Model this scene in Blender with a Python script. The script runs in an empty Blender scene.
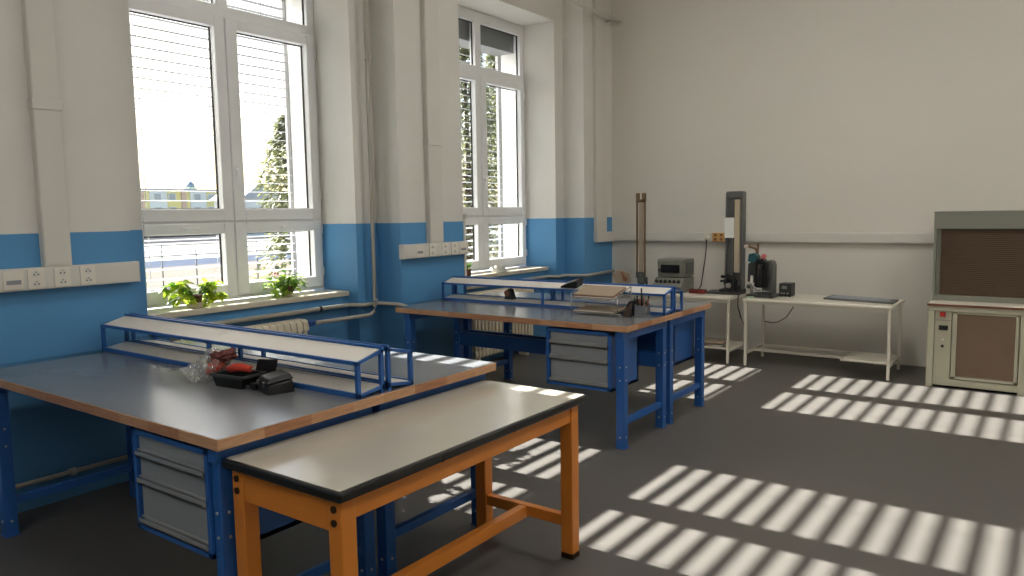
import bpy, bmesh, math, random
from mathutils import Vector, Matrix
random.seed(7)
C = bpy.context.scene.collection
PI = math.pi

# ------------------------------------------------------------------ materials
def new_mat(name):
    m = bpy.data.materials.new(name); m.use_nodes = True
    nt = m.node_tree; b = nt.nodes['Principled BSDF']
    return m, nt, b

def srgb(r, g, b):
    f = lambda c: (c/255/12.92) if c/255 <= 0.04045 else ((c/255+0.055)/1.055)**2.4
    return (f(r), f(g), f(b), 1)

def mat(name, col, rough=0.5, metal=0.0, var=0.06, scale=8.0, bump=0.0, bscale=60.0, spec=0.5, coat=0.0):
    """plain surface with slight procedural colour variation and optional fine bump"""
    m, nt, b = new_mat(name)
    N, L = nt.nodes, nt.links
    tc = N.new('ShaderNodeTexCoord')
    nz = N.new('ShaderNodeTexNoise'); nz.inputs['Scale'].default_value = scale; nz.inputs['Detail'].default_value = 4
    L.new(tc.outputs['Object'], nz.inputs['Vector'])
    hs = N.new('ShaderNodeMixRGB'); hs.blend_type = 'MIX'
    c = srgb(*col)
    hs.inputs[1].default_value = tuple(x*(1-var) for x in c[:3])+(1,)
    hs.inputs[2].default_value = tuple(min(1, x*(1+var)) for x in c[:3])+(1,)
    L.new(nz.outputs['Fac'], hs.inputs[0]); L.new(hs.outputs[0], b.inputs['Base Color'])
    b.inputs['Roughness'].default_value = rough; b.inputs['Metallic'].default_value = metal
    b.inputs['Specular IOR Level'].default_value = spec
    b.inputs['Coat Weight'].default_value = coat
    if bump:
        n2 = N.new('ShaderNodeTexNoise'); n2.inputs['Scale'].default_value = bscale
        L.new(tc.outputs['Object'], n2.inputs['Vector'])
        bp = N.new('ShaderNodeBump'); bp.inputs['Strength'].default_value = bump; bp.inputs['Distance'].default_value = 0.01
        L.new(n2.outputs['Fac'], bp.inputs['Height']); L.new(bp.outputs[0], b.inputs['Normal'])
    return m

M = {}
M['white_wall'] = mat('white_wall_paint', (218, 214, 205), 0.85, var=0.02, scale=2, bump=0.08, bscale=40)
M['ceiling'] = mat('ceiling_paint', (222, 217, 206), 0.9, var=0.02)
M['duct'] = mat('white_plastic_duct', (214, 211, 204), 0.45, var=0.02)
M['socket'] = mat('socket_plastic', (226, 221, 210), 0.35, var=0.01)
M['socket_yellow'] = mat('socket_ochre_plastic', (205, 160, 95), 0.4, var=0.02)
M['hole'] = mat('dark_socket_hole', (38, 36, 34), 0.6)
M['pvc'] = mat('white_pvc_frame', (238, 239, 240), 0.3, var=0.015)
M['gasket'] = mat('black_rubber_gasket', (28, 28, 30), 0.6)
M['sill'] = mat('sill_board', (205, 198, 180), 0.35, var=0.05, scale=5)
M['steel_grey'] = mat('grey_steel_fascia', (120, 122, 124), 0.45, metal=0.2)
M['slat'] = mat('aluminium_slat', (138, 140, 143), 0.45, metal=0.1)
M['blue_metal'] = mat('blue_powder_coat', (40, 94, 166), 0.4, var=0.05, spec=0.5)
M['drawer_grey'] = mat('drawer_grey_paint', (140, 145, 150), 0.45, var=0.03)
M['drawer_grip'] = mat('drawer_grip_aluminium', (178, 180, 180), 0.35, metal=0.5)
M['board'] = mat('pale_melamine_board', (222, 217, 208), 0.45, var=0.04, scale=14)
M['orange'] = mat('orange_lacquer', (218, 134, 52), 0.35, var=0.07, scale=10)
M['black_edge'] = mat('black_edge_band', (26, 25, 25), 0.32, var=0.1)
M['dark_bolt'] = mat('dark_bolt', (60, 40, 30), 0.4, metal=0.6)
M['zinc'] = mat('zinc_screw', (190, 190, 188), 0.3, metal=0.8)
M['white_frame'] = mat('white_tube_frame', (205, 200, 186), 0.4, var=0.03)
M['pipe'] = mat('cream_pipe_paint', (170, 168, 158), 0.4, var=0.03)
M['radiator'] = mat('cream_radiator_enamel', (214, 204, 182), 0.4, var=0.03)
M['valve_blue'] = mat('blue_valve_plastic', (30, 70, 140), 0.4)
M['clip'] = mat('black_pipe_clip', (32, 32, 34), 0.5)
M['hood_cream'] = mat('fume_cupboard_enamel', (172, 169, 148), 0.4, var=0.03)
M['hood_green'] = mat('fume_cupboard_header_grey_green', (124, 125, 115), 0.45, var=0.03)
M['hood_brown'] = mat('counter_brown_edge', (110, 66, 44), 0.4)
M['red'] = mat('red_plastic', (165, 36, 26), 0.4)
M['dark_red'] = mat('dark_red_plastic', (110, 34, 26), 0.45)
M['black'] = mat('black_plastic', (17, 17, 19), 0.4, var=0.1)
M['dark_grey'] = mat('dark_grey_enamel', (92, 94, 92), 0.45, var=0.05)
M['charcoal'] = mat('charcoal_enamel', (58, 60, 60), 0.45)
M['instrument'] = mat('instrument_grey', (116, 118, 110), 0.45, var=0.04)
M['display'] = mat('dark_display_glass', (22, 25, 28), 0.12)
M['brass'] = mat('worn_brass_rail', (128, 104, 78), 0.4, metal=0.5)
M['gauge_strip'] = mat('pale_gauge_strip', (186, 172, 148), 0.4, var=0.06, scale=30)
M['scale_strip'] = mat('pale_scale_strip', (158, 144, 124), 0.4, var=0.06, scale=30)
M['paper'] = mat('white_paper', (225, 225, 222), 0.8, var=0.01)
M['paper_stack'] = mat('paper_stack', (158, 142, 122), 0.8, var=0.15, scale=40)
M['teal'] = mat('teal_machine_paint', (34, 82, 88), 0.4)
M['steel'] = mat('brushed_steel', (180, 178, 172), 0.3, metal=0.8)
M['wire'] = mat('chrome_wire', (170, 172, 174), 0.25, metal=0.8)
M['cable'] = mat('black_cable_rubber', (44, 36, 32), 0.6)
M['pot_brown'] = mat('brown_plastic_pot', (92, 52, 42), 0.5)
M['pot_white'] = mat('white_glazed_pot', (205, 190, 180), 0.35)
M['soil'] = mat('potting_soil', (46, 34, 26), 0.95, var=0.3, scale=60)
M['stem'] = mat('plant_stem', (70, 100, 40), 0.6)
M['petal'] = mat('pink_petal', (206, 120, 120), 0.6)
M['bark'] = mat('tree_bark', (80, 66, 52), 0.9, var=0.2, scale=12)
M['facade_white'] = mat('outer_render', (225, 222, 214), 0.9, var=0.02)
M['wood_handle'] = mat('brown_wood', (128, 78, 48), 0.5, var=0.15, scale=30)
M['pale_glaze'] = mat('translucent_white_bowl', (205, 205, 195), 0.3)
M['label_blue'] = mat('slate_blue_sheet', (124, 136, 150), 0.3, var=0.08, scale=12)
M['red_cloth'] = mat('red_fabric', (190, 62, 46), 0.8, var=0.15, scale=30)
M['brown_cloth'] = mat('maroon_fabric', (110, 62, 58), 0.85, var=0.2, scale=30)

# wall of the windows: white above, blue dado, darker blue towards the floor (colour bands, by height)
def make_wall_left():
    m, nt, b = new_mat('two_tone_wall_paint'); N, L = nt.nodes, nt.links
    g = N.new('ShaderNodeNewGeometry'); s = N.new('ShaderNodeSeparateXYZ'); L.new(g.outputs['Position'], s.inputs[0])
    nz = N.new('ShaderNodeTexNoise'); nz.inputs['Scale'].default_value = 3
    L.new(g.outputs['Position'], nz.inputs['Vector'])
    wob = N.new('ShaderNodeMath'); wob.operation = 'MULTIPLY_ADD'; wob.inputs[1].default_value = 0.006
    L.new(nz.outputs['Fac'], wob.inputs[0]); L.new(s.outputs['Z'], wob.inputs[2])
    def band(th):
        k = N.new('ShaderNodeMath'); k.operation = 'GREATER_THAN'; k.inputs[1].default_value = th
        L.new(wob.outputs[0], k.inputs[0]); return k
    var = N.new('ShaderNodeMath'); var.operation = 'MULTIPLY_ADD'; var.inputs[1].default_value = 0.12; var.inputs[2].default_value = 0.94
    L.new(nz.outputs['Fac'], var.inputs[0])
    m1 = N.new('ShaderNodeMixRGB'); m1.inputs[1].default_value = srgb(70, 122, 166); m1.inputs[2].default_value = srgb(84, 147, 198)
    m2 = N.new('ShaderNodeMixRGB'); m2.inputs[2].default_value = srgb(219, 217, 211)
    ins = N.new('ShaderNodeMath'); ins.operation = 'LESS_THAN'; ins.inputs[1].default_value = -0.8; L.new(s.outputs['X'], ins.inputs[0])
    mxo = N.new('ShaderNodeMath'); mxo.operation = 'MAXIMUM'; L.new(band(1.534).outputs[0], mxo.inputs[0]); L.new(ins.outputs[0], mxo.inputs[1])
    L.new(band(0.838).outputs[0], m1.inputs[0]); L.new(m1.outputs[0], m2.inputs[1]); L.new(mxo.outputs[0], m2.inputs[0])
    m3 = N.new('ShaderNodeMixRGB'); m3.inputs[2].default_value = srgb(238, 238, 236); L.new(ins.outputs[0], m3.inputs[0]); L.new(m2.outputs[0], m3.inputs[1])
    mm = N.new('ShaderNodeMixRGB'); mm.blend_type = 'MULTIPLY'; mm.inputs[0].default_value = 1
    L.new(m3.outputs[0], mm.inputs[1]); L.new(var.outputs[0], mm.inputs[2]); L.new(mm.outputs[0], b.inputs['Base Color'])
    b.inputs['Roughness'].default_value = 0.6
    n2 = N.new('ShaderNodeTexNoise'); n2.inputs['Scale'].default_value = 35; L.new(g.outputs['Position'], n2.inputs['Vector'])
    bp = N.new('ShaderNodeBump'); bp.inputs['Strength'].default_value = 0.1; bp.inputs['Distance'].default_value = 0.01
    L.new(n2.outputs['Fac'], bp.inputs['Height']); L.new(bp.outputs[0], b.inputs['Normal'])
    return m
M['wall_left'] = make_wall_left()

def make_floor():
    m, nt, b = new_mat('grey_vinyl_floor'); N, L = nt.nodes, nt.links
    g = N.new('ShaderNodeNewGeometry')
    n1 = N.new('ShaderNodeTexNoise'); n1.inputs['Scale'].default_value = 1.2; n1.inputs['Detail'].default_value = 5
    n2 = N.new('ShaderNodeTexNoise'); n2.inputs['Scale'].default_value = 160
    L.new(g.outputs['Position'], n1.inputs['Vector']); L.new(g.outputs['Position'], n2.inputs['Vector'])
    a = N.new('ShaderNodeMixRGB'); a.inputs[1].default_value = srgb(83, 80, 77); a.inputs[2].default_value = srgb(94, 91, 87)
    L.new(n1.outputs['Fac'], a.inputs[0])
    c = N.new('ShaderNodeMixRGB'); c.blend_type = 'OVERLAY'; c.inputs[0].default_value = 0.25
    L.new(a.outputs[0], c.inputs[1]); L.new(n2.outputs['Fac'], c.inputs[2]); L.new(c.outputs[0], b.inputs['Base Color'])
    r = N.new('ShaderNodeMapRange'); r.inputs[3].default_value = 0.4; r.inputs[4].default_value = 0.55
    L.new(n1.outputs['Fac'], r.inputs[0]); L.new(r.outputs[0], b.inputs['Roughness'])
    b.inputs['Specular IOR Level'].default_value = 0.4
    return m
M['floor'] = make_floor()

def make_wood():
    m, nt, b = new_mat('beech_block_edge'); N, L = nt.nodes, nt.links
    tc = N.new('ShaderNodeTexCoord'); s = N.new('ShaderNodeSeparateXYZ'); L.new(tc.outputs['Object'], s.inputs[0])
    ad = N.new('ShaderNodeMath'); ad.operation = 'ADD'; L.new(s.outputs['X'], ad.inputs[0]); L.new(s.outputs['Y'], ad.inputs[1])
    mu = N.new('ShaderNodeMath'); mu.operation = 'MULTIPLY'; mu.inputs[1].default_value = 4.7; L.new(ad.outputs[0], mu.inputs[0])
    fl = N.new('ShaderNodeMath'); fl.operation = 'FLOOR'; L.new(mu.outputs[0], fl.inputs[0])
    wn = N.new('ShaderNodeTexWhiteNoise'); wn.noise_dimensions = '1D'; L.new(fl.outputs[0], wn.inputs['W'])
    mp = N.new('ShaderNodeMapping'); mp.inputs['Scale'].default_value = (6, 6, 120); L.new(tc.outputs['Object'], mp.inputs['Vector'])
    nz = N.new('ShaderNodeTexNoise'); nz.inputs['Scale'].default_value = 2; L.new(mp.outputs[0], nz.inputs['Vector'])
    a = N.new('ShaderNodeMixRGB'); a.inputs[1].default_value = srgb(168, 119, 86); a.inputs[2].default_value = srgb(200, 158, 122)
    L.new(wn.outputs['Value'], a.inputs[0])
    c = N.new('ShaderNodeMixRGB'); c.blend_type = 'OVERLAY'; c.inputs[0].default_value = 0.5
    L.new(a.outputs[0], c.inputs[1]); L.new(nz.outputs['Fac'], c.inputs[2]); L.new(c.outputs[0], b.inputs['Base Color'])
    b.inputs['Roughness'].default_value = 0.45
    return m
M['wood'] = make_wood()

def make_laminate(name, c1, c2, rough, speck):
    m, nt, b = new_mat(name); N, L = nt.nodes, nt.links
    tc = N.new('ShaderNodeTexCoord')
    n1 = N.new('ShaderNodeTexNoise'); n1.inputs['Scale'].default_value = 110; n1.inputs['Detail'].default_value = 3
    n2 = N.new('ShaderNodeTexNoise'); n2.inputs['Scale'].default_value = 3; n2.inputs['Detail'].default_value = 5
    L.new(tc.outputs['Object'], n1.inputs['Vector']); L.new(tc.outputs['Object'], n2.inputs['Vector'])
    a = N.new('ShaderNodeMixRGB'); a.inputs[1].default_value = srgb(*c1); a.inputs[2].default_value = srgb(*c2)
    mx = N.new('ShaderNodeMixRGB'); mx.inputs[0].default_value = speck
    L.new(n2.outputs['Fac'], mx.inputs[1]); L.new(n1.outputs['Fac'], mx.inputs[2]); L.new(mx.outputs[0], a.inputs[0])
    L.new(a.outputs[0], b.inputs['Base Color'])
    r = N.new('ShaderNodeMapRange'); r.inputs[3].default_value = rough*0.95; r.inputs[4].default_value = rough*1.05
    L.new(n1.outputs['Fac'], r.inputs[0]); L.new(r.outputs[0], b.inputs['Roughness'])
    return m
M['laminate'] = make_laminate('grey_speckled_laminate', (104, 107, 111), (122, 125, 129), 0.23, 0.45)
M['laminate'].node_tree.nodes['Principled BSDF'].inputs['Specular IOR Level'].default_value = 0.8
M['white_laminate'] = make_laminate('worn_white_laminate', (176, 170, 158), (192, 186, 173), 0.13, 0.15)
M['white_top'] = make_laminate('white_table_laminate', (216, 210, 196), (226, 221, 208), 0.3, 0.3)

def make_glass(name, tint=(1, 1, 1), refl=0.06):
    m, nt, b = new_mat(name); N, L = nt.nodes, nt.links; N.remove(b)
    t = N.new('ShaderNodeBsdfTransparent'); t.inputs[0].default_value = (*tint, 1)
    g = N.new('ShaderNodeBsdfGlossy'); g.inputs['Roughness'].default_value = 0.02
    nz = N.new('ShaderNodeTexNoise'); nz.inputs['Scale'].default_value = 2
    r = N.new('ShaderNodeMapRange'); r.inputs[3].default_value = refl*0.8; r.inputs[4].default_value = refl*1.2
    L.new(nz.outputs['Fac'], r.inputs[0])
    mx = N.new('ShaderNodeMixShader'); L.new(r.outputs[0], mx.inputs[0]); L.new(t.outputs[0], mx.inputs[1]); L.new(g.outputs[0], mx.inputs[2])
    L.new(mx.outputs[0], N['Material Output'].inputs[0])
    return m
M['glass'] = make_glass('window_glass', (0.97, 0.98, 0.98), 0.05)

def make_film():
    m, nt, b = new_mat('crumpled_clear_film'); N, L = nt.nodes, nt.links; N.remove(b)
    t = N.new('ShaderNodeBsdfTransparent'); t.inputs[0].default_value = (.95, .95, .95, 1)
    g = N.new('ShaderNodeBsdfGlossy'); g.inputs['Roughness'].default_value = 0.12
    d = N.new('ShaderNodeBsdfDiffuse'); d.inputs[0].default_value = (.75, .75, .72, 1)
    nz = N.new('ShaderNodeTexNoise'); nz.inputs['Scale'].default_value = 38; nz.inputs['Detail'].default_value = 4
    tc = N.new('ShaderNodeTexCoord'); L.new(tc.outputs['Object'], nz.inputs['Vector'])
    bp = N.new('ShaderNodeBump'); bp.inputs['Strength'].default_value = 0.9; bp.inputs['Distance'].default_value = 0.02
    L.new(nz.outputs['Fac'], bp.inputs['Height']); L.new(bp.outputs[0], g.inputs['Normal'])
    a = N.new('ShaderNodeMixShader'); a.inputs[0].default_value = 0.5; L.new(g.outputs[0], a.inputs[1]); L.new(d.outputs[0], a.inputs[2])
    mx = N.new('ShaderNodeMixShader'); mx.inputs[0].default_value = 0.35
    L.new(t.outputs[0], mx.inputs[1]); L.new(a.outputs[0], mx.inputs[2]); L.new(mx.outputs[0], N['Material Output'].inputs[0])
    return m
M['film'] = make_film()

def make_leaf(name, c1, c2, trans=0.45, scale=9.0):
    m, nt, b = new_mat(name); N, L = nt.nodes, nt.links
    tc = N.new('ShaderNodeTexCoord'); nz = N.new('ShaderNodeTexNoise'); nz.inputs['Scale'].default_value = scale
    L.new(tc.outputs['Object'], nz.inputs['Vector'])
    rp = N.new('ShaderNodeValToRGB'); rp.color_ramp.elements[0].position = 0.38; rp.color_ramp.elements[1].position = 0.62
    rp.color_ramp.elements[0].color = srgb(*c1); rp.color_ramp.elements[1].color = srgb(*c2)
    L.new(nz.outputs['Fac'], rp.inputs[0]); L.new(rp.outputs[0], b.inputs['Base Color']); b.inputs['Roughness'].default_value = 0.5
    tr = N.new('ShaderNodeBsdfTranslucent'); L.new(rp.outputs[0], tr.inputs[0])
    mx = N.new('ShaderNodeMixShader'); mx.inputs[0].default_value = trans
    L.new(b.outputs[0], mx.inputs[1]); L.new(tr.outputs[0], mx.inputs[2]); L.new(mx.outputs[0], N['Material Output'].inputs[0])
    return m
M['ivy'] = make_leaf('ivy_leaf', (96, 140, 40), (190, 205, 70), 0.5, 12)
M['geranium'] = make_leaf('geranium_leaf', (70, 116, 44), (160, 186, 76), 0.45, 14)
M['tree_leaf'] = make_leaf('tree_foliage', (96, 104, 78), (140, 144, 100), 0.3, 1.5)

def make_ground():
    m, nt, b = new_mat('street_paving'); N, L = nt.nodes, nt.links
    g = N.new('ShaderNodeNewGeometry'); s = N.new('ShaderNodeSeparateXYZ'); L.new(g.outputs['Position'], s.inputs[0])
    mr = N.new('ShaderNodeMapRange'); mr.inputs[1].default_value = -120; mr.inputs[2].default_value = 0
    L.new(s.outputs['X'], mr.inputs[0])
    rp = N.new('ShaderNodeValToRGB'); rp.color_ramp.interpolation = 'CONSTANT'
    e = rp.color_ramp.elements
    def st(i, pos, c):
        if i < 2: el = e[i]; el.position = pos
        else: el = e.new(pos)
        el.color = srgb(*c)
    P = lambda x: (x+120)/120
    st(0, 0.0, (80, 90, 78)); st(1, P(-27), (108, 104, 100))
    st(2, P(-113), (60, 62, 66)); st(3, P(-79), (140, 139, 136)); st(4, P(-45), (72, 79, 93)); st(5, P(-37.5), (110, 103, 98))
    L.new(mr.outputs[0], rp.inputs[0])
    nz = N.new('ShaderNodeTexNoise'); nz.inputs['Scale'].default_value = 0.8; L.new(g.outputs['Position'], nz.inputs['Vector'])
    mm = N.new('ShaderNodeMixRGB'); mm.blend_type = 'OVERLAY'; mm.inputs[0].default_value = 0.2
    L.new(rp.outputs[0], mm.inputs[1]); L.new(nz.outputs['Fac'], mm.inputs[2]); L.new(mm.outputs[0], b.inputs['Base Color'])
    b.inputs['Roughness'].default_value = 1.0; b.inputs['Specular IOR Level'].default_value = 0.0
    return m
M['ground'] = make_ground()
M['bld_yellow'] = mat('yellow_render', (236, 222, 150), 0.9, var=0.05, scale=0.5)
M['bld_pink'] = mat('pink_render', (222, 188, 166), 0.9, var=0.05, scale=0.5)
M['bld_white'] = mat('white_render', (238, 238, 230), 0.9, var=0.05, scale=0.5)
M['bld_window'] = mat('facade_window', (176, 178, 176), 0.4)
M['bld_roof'] = mat('grey_roof', (176, 178, 182), 0.8)
M['dome_blue'] = mat('blue_grey_dome', (150, 168, 194), 0.6)
M['galv'] = mat('galvanised_rail', (120, 126, 132), 0.5, metal=0.3)

# shutter slats of the fume cupboard
def make_ribbed(name, col, period, depth=0.5):
    m, nt, b = new_mat(name); N, L = nt.nodes, nt.links
    g = N.new('ShaderNodeTexCoord'); s = N.new('ShaderNodeSeparateXYZ'); L.new(g.outputs['Object'], s.inputs[0])
    nz = N.new('ShaderNodeTexNoise'); nz.inputs['Scale'].default_value = 4; L.new(g.outputs['Object'], nz.inputs['Vector'])
    a = N.new('ShaderNodeMixRGB'); c = srgb(*col)
    a.inputs[1].default_value = tuple(x*0.85 for x in c[:3])+(1,); a.inputs[2].default_value = tuple(x*1.15 for x in c[:3])+(1,)
    L.new(nz.outputs['Fac'], a.inputs[0]); L.new(a.outputs[0], b.inputs['Base Color']); b.inputs['Roughness'].default_value = 0.5
    return m
M['shutter'] = make_ribbed('brown_shutter_slat', (92, 72, 56), 0.016)
M['grille'] = make_ribbed('tan_grille_slat', (122, 100, 78), 0.014)

# ------------------------------------------------------------------ geometry helpers
class MB:
    """collects shapes into one bmesh (world-independent local coordinates)"""
    def __init__(self): self.bm = bmesh.new()
    def box(self, x0, x1, y0, y1, z0, z1, mi=0):
        v = [self.bm.verts.new(p) for p in ((x0,y0,z0),(x1,y0,z0),(x1,y1,z0),(x0,y1,z0),(x0,y0,z1),(x1,y0,z1),(x1,y1,z1),(x0,y1,z1))]
        for f in ((3,2,1,0),(4,5,6,7),(0,1,5,4),(1,2,6,5),(2,3,7,6),(3,0,4,7)):
            self.bm.faces.new([v[i] for i in f]).material_index = mi
        return self
    def hexa(self, pts, mi=0):
        v = [self.bm.verts.new(p) for p in pts]
        for f in ((3,2,1,0),(4,5,6,7),(0,1,5,4),(1,2,6,5),(2,3,7,6),(3,0,4,7)):
            self.bm.faces.new([v[i] for i in f]).material_index = mi
        return self
    def prism(self, poly, axis, a, b, mi=0):
        """poly: 2-D outline in the two other axes (in axis order), extruded along axis from a to b"""
        def P(u, v, w):
            return {'x': (w, u, v), 'y': (u, w, v), 'z': (u, v, w)}[axis]
        A = [self.bm.verts.new(P(u, v, a)) for u, v in poly]; B = [self.bm.verts.new(P(u, v, b)) for u, v in poly]
        fs = [self.bm.faces.new(A), self.bm.faces.new(list(reversed(B)))]
        n = len(poly)
        for i in range(n): fs.append(self.bm.faces.new((A[(i+1) % n], A[i], B[i], B[(i+1) % n])))
        for f in fs: f.material_index = mi
        return self
    def tube(self, pts, r, n=10, closed=True, mi=0, radii=None):
        pts = [Vector(p) for p in pts]; rings = []
        for i, p in enumerate(pts):
            d = (pts[min(i+1, len(pts)-1)]-pts[max(i-1, 0)]).normalized()
            up = Vector((0,0,1)) if abs(d.z) < 0.95 else Vector((0,1,0))
            u = d.cross(up).normalized(); w = d.cross(u).normalized()
            rr = radii[i] if radii else r
            rings.append([self.bm.verts.new(p + (u*math.cos(2*PI*k/n)+w*math.sin(2*PI*k/n))*rr) for k in range(n)])
        for a, b in zip(rings, rings[1:]):
            for k in range(n):
                f = self.bm.faces.new((a[k], a[(k+1)%n], b[(k+1)%n], b[k])); f.smooth = True; f.material_index = mi
        if closed:
            for r_ in (rings[0], list(reversed(rings[-1]))):
                self.bm.faces.new(r_).material_index = mi
        return self
    def lathe(self, prof, cx, cy, n=20, mi=0):
        rings = [[self.bm.verts.new((cx+r*math.cos(2*PI*k/n), cy+r*math.sin(2*PI*k/n), z)) for k in range(n)] for r, z in prof]
        for a, b in zip(rings, rings[1:]):
            for k in range(n):
                f = self.bm.faces.new((a[k], a[(k+1)%n], b[(k+1)%n], b[k])); f.smooth = True; f.material_index = mi
        self.bm.faces.new(list(reversed(rings[0]))).material_index = mi
        self.bm.faces.new(rings[-1]).material_index = mi
        return self
    def leaf(self, p, d, up, ln, w, bend=0.3):
        d = d.normalized(); s = d.cross(up)
        s = s.normalized() if s.length > 1e-4 else Vector((1,0,0))
        n = s.cross(d).normalized()
        row = []
        for t, k in ((0, .12), (.3, .95), (.6, .8), (1, .05)):
            c = p + d*(ln*t) - n*(bend*ln*t*t)
            row.append((self.bm.verts.new(c - s*(w*k*.5) + n*(0.12*w*k)), self.bm.verts.new(c), self.bm.verts.new(c + s*(w*k*.5) + n*(0.12*w*k))))
        for a, b in zip(row, row[1:]):
            self.bm.faces.new((a[0], a[1], b[1], b[0])); self.bm.faces.new((a[1], a[2], b[2], b[1]))
    def build(self, name, m, parent=None, bevel=0.0, loc=None, smooth=False, fix=True):
        if fix: bmesh.ops.recalc_face_normals(self.bm, faces=self.bm.faces)
        off = Vector(loc) if loc is not None else Vector((0,0,0))
        if parent is not None: off = parent['_o'] if False else Vector(ORG[parent.name])
        me = bpy.data.meshes.new(name)
        bmesh.ops.translate(self.bm, verts=self.bm.verts, vec=-off)
        self.bm.to_mesh(me); self.bm.free()
        ms = m if isinstance(m, (list, tuple)) else [m]
        for k in ms: me.materials.append(M[k])
        o = bpy.data.objects.new(name, me); C.objects.link(o)
        if parent is not None: o.parent = parent
        else: o.location = off
        ORG[o.name] = tuple(off)
        if smooth:
            for p in me.polygons: p.use_smooth = True
        if bevel:
            md = o.modifiers.new('bevel', 'BEVEL'); md.width = bevel; md.segments = 2; md.limit_method = 'ANGLE'; md.angle_limit = math.radians(40)
        return o
ORG = {}
def tag(o, label=None, cat=None, group=None, kind=None):
    if label: o['label'] = label
    if cat: o['category'] = cat
    if group: o['group'] = group
    if kind: o['kind'] = kind
    return o
def thing(name, loc, label, cat, group=None, kind=None):
    o = bpy.data.objects.new(name, None); C.objects.link(o); o.location = loc; o.empty_display_size = 0.1
    ORG[o.name] = tuple(loc)
    return tag(o, label, cat, group, kind)
def solo(mb, name, m, label, cat, loc, group=None, kind=None, bevel=0.0, smooth=False):
    return tag(mb.build(name, m, None, bevel, loc, smooth), label, cat, group, kind)
def part(o, label): o['label'] = label; return o
def box(*a): return MB().box(*a)

# ------------------------------------------------------------------ room shell
YF, XR, YB, ZC = 8.46, 8.2, -4.6, 4.7
PITCH = 3.165
W1 = 3.567                                      # centre of window 1 along the window wall
XO = -1.10                                      # outer face of the thick wall
def struct(o, label, cat): return tag(o, label, cat, kind='structure')
struct(box(-1.1, XR, YB, YF, -0.12, 0).build('floor', 'floor'), 'grey vinyl floor with stripes of sunlight', 'floor')
struct(box(-1.1, XR+.2, YB-.2, YF+.2, ZC, ZC+.15).build('ceiling', 'ceiling'), 'pale plaster ceiling of the laboratory', 'ceiling')
struct(box(-1.1, XR+.2, YF, YF+.2, -.12, ZC).build('wall_far', 'white_wall'), 'plain off-white end wall behind the white tables', 'wall')
struct(box(XR, XR+.2, YB, YF, -.12, ZC).build('wall_right', 'white_wall'), 'off-white wall facing the windows', 'wall')
struct(box(-1.1, XR+.2, YB-.2, YB, -.12, ZC).build('wall_back', 'white_wall'), 'off-white wall behind the viewer', 'wall')

wb = MB()
centres = [W1, W1+PITCH]
RW, PW = 0.877, 1.123                           # half width of the reveal; half distance of pier faces... 1.201 / 1.123
edges = [YB]
for k, c in enumerate(centres):
    lo, hi = c-1.201, c+1.123
    if k == len(centres)-1: hi = 7.78
    if k == len(centres)-1: r1 = c+0.862
    else: r1 = c+0.879
    r0 = c-0.975
    wb.box(XO, 0, edges[-1], lo, -.12, ZC)      # pier
    wb.box(XO, -.28, lo, r0, -.12, ZC)          # stepped recess either side of the window
    wb.box(XO, -.28, r1, hi, -.12, ZC)
    wb.box(XO, -.28, r0, r1, 3.81, ZC)          # lintel
    wb.box(XO, -.415, r0, r1, -.12, .91)        # parapet
    for a, b in ((r0, r0+.05), (r1-.05, r1)): wb.box(XO, -.79, a, b, .91, 3.81)   # outer jambs
    edges.append(hi)
wb.box(XO, 0, edges[-1], YF, -.12, ZC)
struct(wb.build('wall_left', 'wall_left'), 'window wall with stepped piers, white above and blue below', 'wall')

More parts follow.
